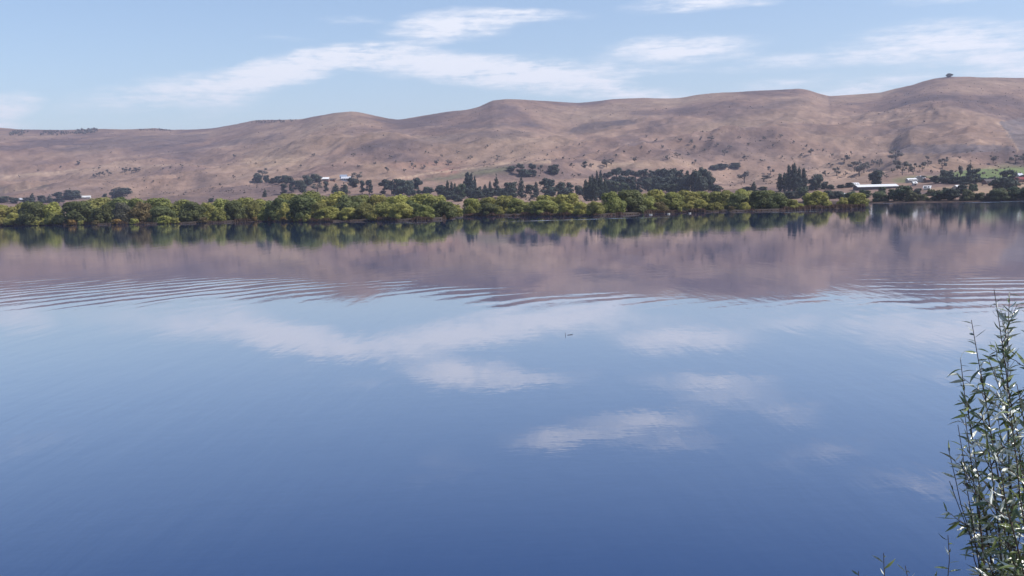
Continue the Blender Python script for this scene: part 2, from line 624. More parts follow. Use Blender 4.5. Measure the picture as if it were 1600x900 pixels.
    line([(800, 218), (840, 213), (900, 213)], (0.16, 0.11, 0.09), 2.0, 0.4)
    line([(875, 233), (955, 228)], (0.15, 0.11, 0.09), 2.0, 0.5)
    line([(1130, 278), (1150, 275)], (0.2, 0.12, 0.09), 2.0, 0.6)
    line([(0, 302), (40, 296), (75, 293)], (0.35, 0.25, 0.175), 2.0, 0.7)
    line([(1325, 262), (1390, 258), (1460, 262)], (0.35, 0.25, 0.175), 2.5, 0.5)
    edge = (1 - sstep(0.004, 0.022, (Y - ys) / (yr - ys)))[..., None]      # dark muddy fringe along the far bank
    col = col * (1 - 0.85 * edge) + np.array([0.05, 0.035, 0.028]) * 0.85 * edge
    col = np.clip(col, 0.02, 0.6)
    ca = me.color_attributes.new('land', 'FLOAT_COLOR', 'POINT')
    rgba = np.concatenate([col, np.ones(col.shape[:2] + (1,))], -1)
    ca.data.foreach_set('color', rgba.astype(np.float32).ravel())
    mt, nt, out = new_mat('dry_hill_grass')
    b = node(nt, 'ShaderNodeBsdfPrincipled')
    b.inputs['Roughness'].default_value = 0.95
    b.inputs['Specular IOR Level'].default_value = 0.1
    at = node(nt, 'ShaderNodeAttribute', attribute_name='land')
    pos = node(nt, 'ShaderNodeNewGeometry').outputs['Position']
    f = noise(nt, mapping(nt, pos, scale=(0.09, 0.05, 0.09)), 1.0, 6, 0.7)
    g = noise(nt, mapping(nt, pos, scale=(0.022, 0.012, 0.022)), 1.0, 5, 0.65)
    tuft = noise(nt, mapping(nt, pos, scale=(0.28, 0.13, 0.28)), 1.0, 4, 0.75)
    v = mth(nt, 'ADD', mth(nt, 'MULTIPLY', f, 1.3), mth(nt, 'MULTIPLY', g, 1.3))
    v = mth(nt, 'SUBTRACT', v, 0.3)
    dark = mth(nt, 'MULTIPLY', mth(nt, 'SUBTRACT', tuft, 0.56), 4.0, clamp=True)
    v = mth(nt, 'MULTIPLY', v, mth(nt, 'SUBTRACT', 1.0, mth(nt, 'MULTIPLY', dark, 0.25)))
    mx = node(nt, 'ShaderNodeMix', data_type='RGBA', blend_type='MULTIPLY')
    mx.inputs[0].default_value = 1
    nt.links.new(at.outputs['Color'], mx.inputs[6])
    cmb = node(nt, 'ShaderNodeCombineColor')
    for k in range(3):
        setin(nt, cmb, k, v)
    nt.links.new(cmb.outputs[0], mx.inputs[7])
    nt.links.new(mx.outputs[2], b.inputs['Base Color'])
    bp = node(nt, 'ShaderNodeBump')
    bp.inputs['Distance'].default_value = 1.0
    bp.inputs['Strength'].default_value = 0.6
    hgt = mth(nt, 'ADD', mth(nt, 'MULTIPLY', noise(nt, mapping(nt, pos, scale=(0.02, 0.02, 0.02)), 1, 5, 0.6), 9.0),
              mth(nt, 'MULTIPLY', f, 1.2))
    setin(nt, bp, 'Height', hgt)
    nt.links.new(bp.outputs[0], b.inputs['Normal'])
    nt.links.new(b.outputs[0], out.inputs[0])
    o = link('hills', me, None, mt)
    tag(o, 'dry brown grass hills rising behind the lake', kind='structure')
    return o


build_hills()

# ------------------------------------------------------------------ lake
def build_lake():
    xs = [-1500, -600, -200, 0, 200, 600, 1500]
    ysr = [-120, 0, 100, 300, 900]
    v = [(x, y, 0) for y in ysr for x in xs]
    n = len(xs)
    f = [(j * n + i, j * n + i + 1, (j + 1) * n + i + 1, (j + 1) * n + i) for j in range(len(ysr) - 1) for i in range(n - 1)]
    me = np_mesh('lake', v, f)
    mt, nt, out = new_mat('lake_water')
    body = node(nt, 'ShaderNodeBsdfDiffuse')
    body.inputs['Color'].default_value = (0.006, 0.030, 0.110, 1)
    b = node(nt, 'ShaderNodeBsdfGlossy')
    b.inputs['Color'].default_value = (1, 1, 1, 1)
    pos = node(nt, 'ShaderNodeNewGeometry').outputs['Position']
    sp = node(nt, 'ShaderNodeSeparateXYZ')
    nt.links.new(pos, sp.inputs[0])
    X, Y = sp.outputs[0], sp.outputs[1]

    def bandm(val, a, b_, c, d):
        n1 = node(nt, 'ShaderNodeMapRange', interpolation_type='SMOOTHSTEP')
        setin(nt, n1, 0, val)
        n1.inputs[1].default_value, n1.inputs[2].default_value = a, b_
        n2 = node(nt, 'ShaderNodeMapRange', interpolation_type='SMOOTHSTEP')
        setin(nt, n2, 0, val)
        n2.inputs[1].default_value, n2.inputs[2].default_value = c, d
        n2.inputs[3].default_value, n2.inputs[4].default_value = 1, 0
        return mth(nt, 'MULTIPLY', n1.outputs[0], n2.outputs[0])
    # rings of an old boat wake, centred off to the right
    wob = noise(nt, mapping(nt, pos, scale=(0.05, 0.05, 1)), 1.0, 2, 0.5)
    wob2 = noise(nt, mapping(nt, pos, rot=(0, 0, -0.9), scale=(0.35, 0.06, 1)), 1.0, 2, 0.5)
    dx = mth(nt, 'SUBTRACT', X, 21.5)
    dy = mth(nt, 'SUBTRACT', Y, 36.0)
    rr = mth(nt, 'SQRT', mth(nt, 'ADD', mth(nt, 'MULTIPLY', dx, dx), mth(nt, 'MULTIPLY', dy, dy)))
    rr = mth(nt, 'ADD', rr, mth(nt, 'MULTIPLY', wob, 6.0))
    rr = mth(nt, 'ADD', rr, mth(nt, 'MULTIPLY', wob2, 2.2))
    w1 = mth(nt, 'SINE', mth(nt, 'MULTIPLY', rr, 2 * math.pi / 2.3))
    w2 = mth(nt, 'SINE', mth(nt, 'MULTIPLY', mth(nt, 'ADD', rr, mth(nt, 'MULTIPLY', wob, 9.0)), 2 * math.pi / 1.45))
    env = noise(nt, mapping(nt, pos, loc=(4, 9, 0), rot=(0, 0, -0.7), scale=(0.085, 0.05, 1)), 1.0, 2, 0.5)
    env = bandm(env, 0.42, 0.66, 5, 6)
    left = bandm(X, -70, -40, -20, -9)
    env = mth(nt, 'MAXIMUM', mth(nt, 'MULTIPLY', env, 0.75), mth(nt, 'MULTIPLY', left, mth(nt, 'ADD', mth(nt, 'MULTIPLY', env, 0.5), 0.5)))
    zone = bandm(mth(nt, 'SUBTRACT', Y, mth(nt, 'MULTIPLY', X, -0.28)), 46, 56, 66, 82)
    zone = mth(nt, 'ADD', mth(nt, 'MULTIPLY', zone, 0.94), mth(nt, 'MULTIPLY', bandm(Y, 5, 20, 90, 220), 0.06))
    wake = mth(nt, 'MULTIPLY', mth(nt, 'ADD', mth(nt, 'MULTIPLY', w1, 0.0056), mth(nt, 'MULTIPLY', w2, 0.0018)), mth(nt, 'MULTIPLY', env, zone))
    # long low swell lines and fine wind ripple
    n1 = noise(nt, mapping(nt, pos, rot=(0, 0, -0.75), scale=(0.42, 0.10, 1)), 1.0, 3, 0.5)
    n2 = noise(nt, mapping(nt, pos, rot=(0, 0, -0.3), scale=(0.9, 1.5, 1)), 1.0, 3, 0.6)
    n3 = noise(nt, mapping(nt, pos, scale=(2.5, 4.0, 1)), 1.0, 2, 0.6)
    h = mth(nt, 'ADD', wake, mth(nt, 'MULTIPLY', n1, 0.010))
    n4 = noise(nt, mapping(nt, pos, rot=(0, 0, -0.85), scale=(1.5, 0.22, 1)), 1.0, 3, 0.55)
    h = mth(nt, 'ADD', h, mth(nt, 'MULTIPLY', n4, 0.0050))
    h = mth(nt, 'ADD', h, mth(nt, 'MULTIPLY', n2, 0.0014))
    h = mth(nt, 'ADD', h, mth(nt, 'MULTIPLY', n3, 0.0004))
    # breeze-ruffled streaks in front of the far banks
    def streak(p1, p2, half):
        (x1, y1), (x2, y2) = flat(*p1), flat(*p2)
        L = math.hypot(x2 - x1, y2 - y1)
        ex, ey = (x2 - x1) / L, (y2 - y1) / L
        along = mth(nt, 'ADD', mth(nt, 'MULTIPLY', mth(nt, 'SUBTRACT', X, x1), ex), mth(nt, 'MULTIPLY', mth(nt, 'SUBTRACT', Y, y1), ey))
        across = mth(nt, 'ADD', mth(nt, 'MULTIPLY', mth(nt, 'SUBTRACT', X, x1), -ey), mth(nt, 'MULTIPLY', mth(nt, 'SUBTRACT', Y, y1), ex))
        across = mth(nt, 'ADD', across, mth(nt, 'MULTIPLY', mth(nt, 'SUBTRACT', wob, 0.5), half * 1.5))
        return mth(nt, 'MULTIPLY', bandm(along, 0, L * 0.3, L * 0.7, L), bandm(across, -half, -half * 0.4, half * 0.4, half))
    st = streak((740, 347.5), (1090, 338), 4.0)
    for a, b_, hf in [((1350, 318.5), (1440, 316.5), 6), ((1480, 317.8), (1640, 313.5), 6), ((1560, 315), (1700, 311), 5), ((600, 349.5), (680, 347.5), 2), ((1180, 333.5), (1300, 329.5), 3)]:
        st = mth(nt, 'MAXIMUM', st, streak(a, b_, hf))
    st = mth(nt, 'MULTIPLY', st, mth(nt, 'ADD', mth(nt, 'MULTIPLY', wob2, 1.1), 0.0, clamp=True))
    far = bandm(mth(nt, 'DIVIDE', X, Y), 0.31, 0.36, 2, 3)
    far = mth(nt, 'MULTIPLY', far, bandm(Y, 240, 330, 900, 1000))
    ruf = mth(nt, 'ADD', st, mth(nt, 'MULTIPLY', far, 0.15), clamp=True)
    rip = noise(nt, mapping(nt, pos, scale=(0.6, 1.6, 1)), 1.0, 3, 0.7)
    h = mth(nt, 'ADD', h, mth(nt, 'MULTIPLY', mth(nt, 'MULTIPLY', rip, ruf), 0.06))
    bp = node(nt, 'ShaderNodeBump')
    bp.inputs['Strength'].default_value = 1.0
    bp.inputs['Distance'].default_value = 1.0
    setin(nt, bp, 'Height', h)
    nt.links.new(bp.outputs[0], b.inputs['Normal'])
    nt.links.new(bp.outputs[0], body.inputs['Normal'])
    setin(nt, b, 'Roughness', mth(nt, 'ADD', mth(nt, 'MULTIPLY', ruf, 0.22), 0.022))
    fr = node(nt, 'ShaderNodeFresnel')
    fr.inputs['IOR'].default_value = 1.333
    nt.links.new(bp.outputs[0], fr.inputs['Normal'])
    fc = node(nt, 'ShaderNodeFloatCurve')
    cv = fc.mapping.curves[0]
    for px_, py_ in [(0.10, 0.105), (0.145, 0.20), (0.25, 0.41), (0.53, 0.70), (0.75, 0.80)]:
        cv.points.new(px_, py_)
    fc.mapping.update()
    nt.links.new(fr.outputs[0], fc.inputs['Value'])
    mxs = node(nt, 'ShaderNodeMixShader')
    nt.links.new(fc.outputs[0], mxs.inputs[0])
    nt.links.new(body.outputs[0], mxs.inputs[1])
    nt.links.new(b.outputs[0], mxs.inputs[2])
    nt.links.new(mxs.outputs[0], out.inputs[0])
    o = link('lake', me, None, mt)
    tag(o, 'calm blue lake reflecting hills and sky', kind='structure')


build_lake()

# ------------------------------------------------------------------ near bank below the camera
def build_bank():
    xs = np.linspace(-60, 60, 121)
    ysr = np.linspace(-40, 12.5, 100)
    Xg, Yg = np.meshgrid(xs, ysr)
    Z = np.where(Yg < 0, 3.3 + 0.02 * -Yg, 3.3 - Yg * 0.37)
    Z = np.where(Yg > 1, np.minimum(Z, 3.3 - (Yg - 0.6) * 0.40), Z) + 0.12 * fbm(Xg / 2, Yg / 2, 4, 3) + 0.3 * fbm(Xg / 9, Yg / 9, 2, 4) * sstep(0, -10, -np.abs(Xg))
    nr, nc = Xg.shape
    idx = np.arange(nr * nc).reshape(nr, nc)
    f = np.stack([idx[:-1, :-1], idx[:-1, 1:], idx[1:, 1:], idx[1:, :-1]], -1).reshape(-1, 4)
    me = np_mesh('bank', np.stack([Xg, Yg, Z], -1).reshape(-1, 3), f, True)
    mt, nt, out = new_mat('bank_grass')
    b = node(nt, 'ShaderNodeBsdfPrincipled')
    b.inputs['Roughness'].default_value = 0.95
    pos = node(nt, 'ShaderNodeNewGeometry').outputs['Position']
    setin(nt, b, 'Base Color', ramp(nt, noise(nt, pos, 2.5, 6, 0.7), [(0.3, (0.05, 0.05, 0.02)), (0.5, (0.12, 0.11, 0.045)), (0.7, (0.22, 0.17, 0.08))]))
    bp = node(nt, 'ShaderNodeBump')
    bp.inputs['Distance'].default_value = 0.1
    setin(nt, bp, 'Height', noise(nt, pos, 12, 5, 0.7))
    nt.links.new(bp.outputs[0], b.inputs['Normal'])
    nt.links.new(b.outputs[0], out.inputs[0])
    o = link('bank', me, None, mt)
    tag(o, 'grassy lake bank below the viewpoint', kind='structure')


def bank_z(X, Y):
    X, Y = np.array([float(X)]), np.array([float(Y)])
    Z = np.where(Y < 0, 3.3 + 0.02 * -Y, 3.3 - Y * 0.37)
    Z = np.where(Y > 1, np.minimum(Z, 3.3 - (Y - 0.6) * 0.40), Z) + 0.12 * fbm(X / 2, Y / 2, 4, 3) + 0.3 * fbm(X / 9, Y / 9, 2, 4) * sstep(0, -10, -np.abs(X))
    return float(Z[0])


build_bank()

# ------------------------------------------------------------------ low willow islands
ISLE_A = [(-260, 357), (-120, 355), (0, 353.5), (100, 352), (200, 350.8), (300, 349.2), (400, 346), (480, 347), (560, 345.5), (640, 345), (690, 343), (712, 340.5)]
ISLE_B = [(724, 338.5), (780, 337.8), (840, 337.6), (940, 337.4), (1000, 334.5), (1060, 332.4), (1120, 331), (1200, 329.5), (1260, 327.5), (1310, 325.8), (1352, 324.6)]
DEPTH_A = [120, 110, 100, 90, 85, 80, 80, 75, 70, 60, 45, 20]
DEPTH_B = [25, 45, 55, 60, 60, 65, 70, 60, 30, 16, 8]


def build_isle(pts, depth, name, label):
    front = np.array([flat(*p) for p in pts])
    n = len(front)
    t = np.linspace(0, n - 1, n * 16)
    fx = np.interp(t, range(n), front[:, 0])
    fy = np.interp(t, range(n), front[:, 1])
    dp = np.interp(t, range(n), depth)
    fy = fy + 2.2 * fbm(fx / 6, fx * 0 + 3, 3, 55)
    dirx, diry = fx / np.hypot(fx, fy), fy / np.hypot(fx, fy)
    rows = [(-2.5, -0.5), (-0.6, -0.08), (0.0, 0.22), (0.8, 0.42), (3, 0.55), (8, 0.6), (15, 0.65)]
    V = []
    for off, z in rows:
        V.append(np.stack([fx + dirx * off, fy + diry * off, np.full_like(fx, z) + 0.12 * fbm(fx / 2, fx * 0 + off, 3, 5)], -1))
    for fr, z in [(0.35, 0.7), (0.7, 0.6), (0.95, 0.3), (1.05, -0.4)]:
        off = np.maximum(dp * fr, 15.5 + fr * 4) if True else 0
        V.append(np.stack([fx + dirx * off, fy + diry * off, np.full_like(fx, z)], -1))
    V = np.stack(V)
    nr, nc = V.shape[:2]
    idx = np.arange(nr * nc).reshape(nr, nc)
    f = np.stack([idx[:-1, :-1], idx[:-1, 1:], idx[1:, 1:], idx[1:, :-1]], -1).reshape(-1, 4)
    me = np_mesh(name, V.reshape(-1, 3), f, True)
    o = link(name, me, None, M_EARTH)
    tag(o, label, kind='structure')
    return np.stack([fx, fy], -1), np.stack([dirx, diry], -1)


mt, nt, out = new_mat('reddish_bank_earth')
b = node(nt, 'ShaderNodeBsdfPrincipled')
b.inputs['Roughness'].default_value = 0.95
pos = node(nt, 'ShaderNodeNewGeometry').outputs['Position']
setin(nt, b, 'Base Color', ramp(nt, noise(nt, pos, 0.35, 6, 0.7), [(0.3, (0.016, 0.011, 0.008)), (0.5, (0.030, 0.019, 0.013)), (0.7, (0.06, 0.038, 0.025))]))
nt.links.new(b.outputs[0], out.inputs[0])
M_EARTH = mt
ea = build_isle(ISLE_A, DEPTH_A, 'island', 'low marshy island under the willows on the left')
eb = build_isle(ISLE_B, DEPTH_B, 'island', 'low marshy island under the willows on the right')


def reed_bed(edges, label, dens, seed):
    rg = np.random.default_rng(seed)
    e, dr = edges
    n = len(e)
    cnt = int(n * dens)
    k = rg.random(cnt) * (n - 1)
    i = k.astype(int)
    fr = (k - i)[:, None]
    p = e[i] * (1 - fr) + e[i + 1] * fr
    d = dr[i]
    clump = np.clip(fbm(p[:, 0] / 5, p[:, 1] / 5, 3, 12) * 1.6 + 0.55, 0.08, 1.2)
    p = p + d * (rg.random(cnt)[:, None] * 3.2 - 0.4)
    hgt = (0.35 + 0.7 * rg.random(cnt)) * clump
    wd = 0.10 + 0.10 * rg.random(cnt)
    a = rg.random(cnt) * math.pi
    lx, ly = np.cos(a) * wd, np.sin(a) * wd
    lean = (rg.random((cnt, 2)) - 0.5) * 0.35
    b0 = np.stack([p[:, 0] - lx, p[:, 1] - ly, np.full(cnt, 0.02)], -1)
    b1 = np.stack([p[:, 0] + lx, p[:, 1] + ly, np.full(cnt, 0.02)], -1)
    tp = np.stack([p[:, 0] + lean[:, 0], p[:, 1] + lean[:, 1], 0.15 + hgt], -1)
    V = np.stack([b0, b1, tp], 1).reshape(-1, 3)
    me = np_mesh('reed_bed', V, np.arange(cnt * 3).reshape(-1, 3))
    face_attr(me, 'lv', rg.random(cnt))
    o = link('reed_bed', me, None, M_REED)
    tag(o, label, 'reeds', kind='stuff')


M_REED = foliage('dry_reeds', (0.095, 0.058, 0.040), 0.02, 0.15)
reed_bed(ea, 'reddish brown reeds fringing the left willow island', 130, 3)
reed_bed(eb, 'reddish brown reeds fringing the right willow island', 130, 4)


# ------------------------------------------------------------------ tree meshes
def leaf_cloud(name, lobes, n, leaf, seed, shell=(0.7, 1.05), droop=0.0, aspect=1.0):
    """many leaf-sized faces spread through the lobes of a crown"""
    rg = np.random.default_rng(seed)
    L = np.array(lobes, float)
    area = (L[:, 3] * L[:, 4] + L[:, 4] * L[:, 5] + L[:, 3] * L[:, 5])
    pick = rg.choice(len(L), n, p=area / area.sum())
    d = rg.normal(size=(n, 3))
    d /= np.linalg.norm(d, axis=1)[:, None]
    r = shell[0] + (shell[1] - shell[0]) * rg.random(n) ** 0.6
    c, rad = L[pick, :3], L[pick, 3:6]
    p = c + d * rad * r[:, None]
    p[:, 2] = np.maximum(p[:, 2], 0.01 + 0.02 * rg.random(n))
    nrm = d / rad
    nrm /= np.linalg.norm(nrm, axis=1)[:, None]
    nrm = nrm * 1.0 + rg.normal(size=(n, 3)) * 0.34
    nrm /= np.linalg.norm(nrm, axis=1)[:, None]
    t = np.cross(nrm, rg.normal(size=(n, 3)))
    if droop:
        t = t * (1 - droop) + np.array([0, 0, -1.0]) * droop
        t -= nrm * (t * nrm).sum(1)[:, None]
    t /= np.linalg.norm(t, axis=1)[:, None]
    bt = np.cross(nrm, t)
    s = leaf * (0.55 + 0.8 * rg.random(n))[:, None]
    V = np.stack([p - t * s, p + bt * s * 0.6 * aspect, p + t * s * 1.1, p - bt * s * 0.6 * aspect], 1).reshape(-1, 3)
    me = np_mesh(name, V, np.arange(n * 4).reshape(-1, 4))
    lob = rg.random(len(L))
    face_attr(me, 'lv', np.clip(0.55 * rg.random(n) + 0.45 * lob[pick], 0, 1))
    return me


def tube(pts, radii, seg=7):
    """vertices and quads of a tapered limb"""
    pts = [Vector(p) for p in pts]
    V, Fq = [], []
    for i, p in enumerate(pts):
        d = (pts[min(i + 1, len(pts) - 1)] - pts[max(i - 1, 0)]).normalized()
        a = d.orthogonal().normalized()
        c = d.cross(a)
        for k in range(seg):
            an = 2 * math.pi * k / seg
            V.append(p + (a * math.cos(an) + c * math.sin(an)) * radii[i])
    for i in range(len(pts) - 1):
        for k in range(seg):
            Fq.append((i * seg + k, i * seg + (k + 1) % seg, (i + 1) * seg + (k + 1) % seg, (i + 1) * seg + k))
    return V, Fq


def limbs_mesh(name, limbs, seg=6):
    V, Fq = [], []
    for pts, rad in limbs:
        v, f = tube(pts, rad, seg)
        o = len(V)
        V += [tuple(x) for x in v]
        Fq += [tuple(i + o for i in q) for q in f]
    return np_mesh(name, V, Fq, True)


def willow_mesh(seed, n=6500, leaf=0.035):
    """wide mounded crown about 1 wide and 1 high, hanging nearly to the ground"""
    rg = random.Random(seed)
    lobes = [(0, 0, 0.42, 0.36, 0.36, 0.42)]
    limbs = [([(0, 0, 0), (0.01, 0.01, 0.25), (0.02, -0.01, 0.6)], [0.06, 0.045, 0.02])]
    k = rg.randint(10, 15)
    for i in range(k):
        a = 2 * math.pi * (i + rg.random() * 0.8) / k * 2.0
        up = rg.random()
        rad = rg.uniform(0.12, 0.21)
        rr = (0.40 - rad * 0.35) * math.cos(up * 1.3) * rg.uniform(0.85, 1.12)
        z = 0.16 + 0.66 * math.sin(up * 1.5) * rg.uniform(0.88, 1.05)
        z = min(z, 0.99 - rad * 0.9)
        lobes.append((math.cos(a) * rr, math.sin(a) * rr, z, rad, rad, rad * rg.uniform(0.9, 1.25)))
        if i % 2 == 0:
            limbs.append(([(0, 0, 0.12), (math.cos(a) * rr * 0.4, math.sin(a) * rr * 0.4, z * 0.6), (math.cos(a) * rr * 0.9, math.sin(a) * rr * 0.9, z)], [0.035, 0.022, 0.008]))
    for i in range(7):
        a = 2 * math.pi * (i + rg.random()) / 7
        lobes.append((math.cos(a) * 0.36, math.sin(a) * 0.36, 0.16, 0.13, 0.13, 0.17))
    return limbs_mesh('willow_trunk', limbs), leaf_cloud('willow_crown', lobes, n, leaf, seed, (0.62, 1.08), 0.4)


def round_mesh(seed, n=1700, leaf=0.06, sparse=False):
    rg = random.Random(seed)
    lobes = [] if sparse else [(0, 0, 0.50, 0.36, 0.36, 0.44)]
    limbs = [([(0, 0, 0), (0.02, 0, 0.25), (0, 0.02, 0.65)], [0.045, 0.035, 0.012])]
    k = rg.randint(5, 7) if sparse else rg.randint(9, 12)
    for i in range(k):
        a = 2 * math.pi * (i + rg.random()) / k * (2 if not sparse else 1.6)
        z = rg.uniform(0.36, 0.86) if sparse else rg.uniform(0.12, 0.86)
        rad = rg.uniform(0.11, 0.19) if sparse else rg.uniform(0.14, 0.22)
        rr = (0.46 - rad * 0.6) * math.sqrt(max(0.05, 1 - ((z - 0.5) / 0.5) ** 2)) * rg.uniform(0.7, 1.1)
        z = min(z, 1 - rad * 0.8)
        lobes.append((math.cos(a) * rr, math.sin(a) * rr, z, rad * 1.1, rad * 1.1, rad * 0.8))
        limbs.append(([(0, 0, 0.28), (math.cos(a) * rr * 0.5, math.sin(a) * rr * 0.5, z * 0.75), (math.cos(a) * rr, math.sin(a) * rr, z)], [0.022, 0.014, 0.005]))
    nm = 'gum' if sparse else 'round'
    return limbs_mesh(nm + '_trunk', limbs, 5), leaf_cloud(nm + '_crown', lobes, n, leaf, seed, (0.5, 1.08))


def cone_mesh(seed, n=1200, leaf=0.05):
    rg = random.Random(seed)
    lobes = []
    for i in range(9):
        z = 0.1 + 0.8 * i / 8
        r = 0.44 * (1 - z) ** 0.75 + 0.05
        for k in range(4 if i < 7 else 1):
            a = rg.random() * 6.28
            off = r * 0.45 if i < 7 else 0
            lobes.append((math.cos(a) * off, math.sin(a) * off, z, r * 0.62, r * 0.62, 0.085))
    limbs = [([(0, 0, 0), (0, 0, 0.5), (0.005, 0, 0.97)], [0.045, 0.028, 0.004])]
    return limbs_mesh('conifer_trunk', limbs, 5), leaf_cloud('conifer_crown', lobes, n, leaf, seed, (0.5, 1.1))


def poplar_mesh(seed, n=2400, leaf=0.042):
    rg = random.Random(seed)
    lobes, limbs = [], [([(0, 0, 0), (0.02, 0.0, 0.4), (0, 0.01, 0.96)], [0.05, 0.03, 0.004])]
    for i in range(16):
        z = 0.08 + 0.86 * i / 15
        r = 0.40 * math.sin(min(1, (z + 0.05) / 0.4) * 1.57) * (1 - max(0, z - 0.45) / 0.62) ** 0.8 + 0.04
        a = i * 2.4 + rg.random()
        lobes.append((math.cos(a) * r * 0.35, math.sin(a) * r * 0.35, z, r * 0.72, r * 0.72, 0.085))
        if i % 3 == 1:
            limbs.append(([(0, 0, z - 0.08), (math.cos(a) * r * 0.4, math.sin(a) * r * 0.4, z + 0.03)], [0.014, 0.005]))
    return limbs_mesh('poplar_trunk', limbs, 5), leaf_cloud('poplar_crown', lobes, n, leaf, seed, (0.55, 1.1), 0.3)


def pine_mesh(seed, n=1500, leaf=0.05):
    """old shelterbelt pine: tall, rough outlined, flat clumps"""
    rg = random.Random(seed)
    lobes, limbs = [], [([(0, 0, 0), (0.02, 0.01, 0.45), (0.0, 0.03, 0.9)], [0.05, 0.035, 0.012])]
    for i in range(20):
        z = 0.14 + 0.78 * rg.random()
        r = 0.45 * (1 - abs(z - 0.45) * 0.9) * rg.uniform(0.75, 1.1)
        a = rg.random() * 6.28
        rad = rg.uniform(0.12, 0.2)
        lobes.append((math.cos(a) * r * 0.62, math.sin(a) * r * 0.62, min(z, 0.93), rad, rad, rad * 0.55))
        limbs.append(([(0, 0, z * 0.8), (math.cos(a) * r * 0.5, math.sin(a) * r * 0.5, z)], [0.016, 0.005]))
    return limbs_mesh('pine_trunk', limbs, 5), leaf_cloud('pine_crown', lobes, n, leaf, seed, (0.4, 1.1))


PROTO = {
    'willow': [willow_mesh(s) for s in range(100, 112)],
    'shrub': [willow_mesh(s, 900, 0.075) for s in range(140, 145)],
    'round': [round_mesh(s) for s in range(200, 206)],
    'gum': [round_mesh(s, 420, 0.055, True) for s in range(220, 227)],
    'cone': [cone_mesh(s) for s in range(240, 243)],
    'poplar': [poplar_mesh(s) for s in range(260, 264)],
    'pine': [pine_mesh(s) for s in range(280, 285)],
}
_mat_copies = {}


def crown_data(me, mat):
    """one crown mesh shared by all trees of the same shape and leaf colour"""
    key = (me.name, mat.name)
    if key not in _mat_copies:
        c = me.copy()
        c.materials.clear()
        c.materials.append(mat)
        _mat_copies[key] = c
    return _mat_copies[key]


for vs_ in PROTO.values():
    for tr, cr in vs_:
        tr.materials.append(M_BARK)
_count = {}


def tree(kind, name, loc, wid, hgt, mat, label, cat, group=None):
    k = _count.get(kind, 0)
    _count[kind] = k + 1
    tr, cr = PROTO[kind][(k * 5 + k // 7) % len(PROTO[kind])]
    o = empty(name, loc, random.random() * 6.28, (wid, wid, hgt))
    link('trunk', tr, o)
    link('crown', crown_data(cr, mat), o)
    tag(o, label, cat, group)
    return o


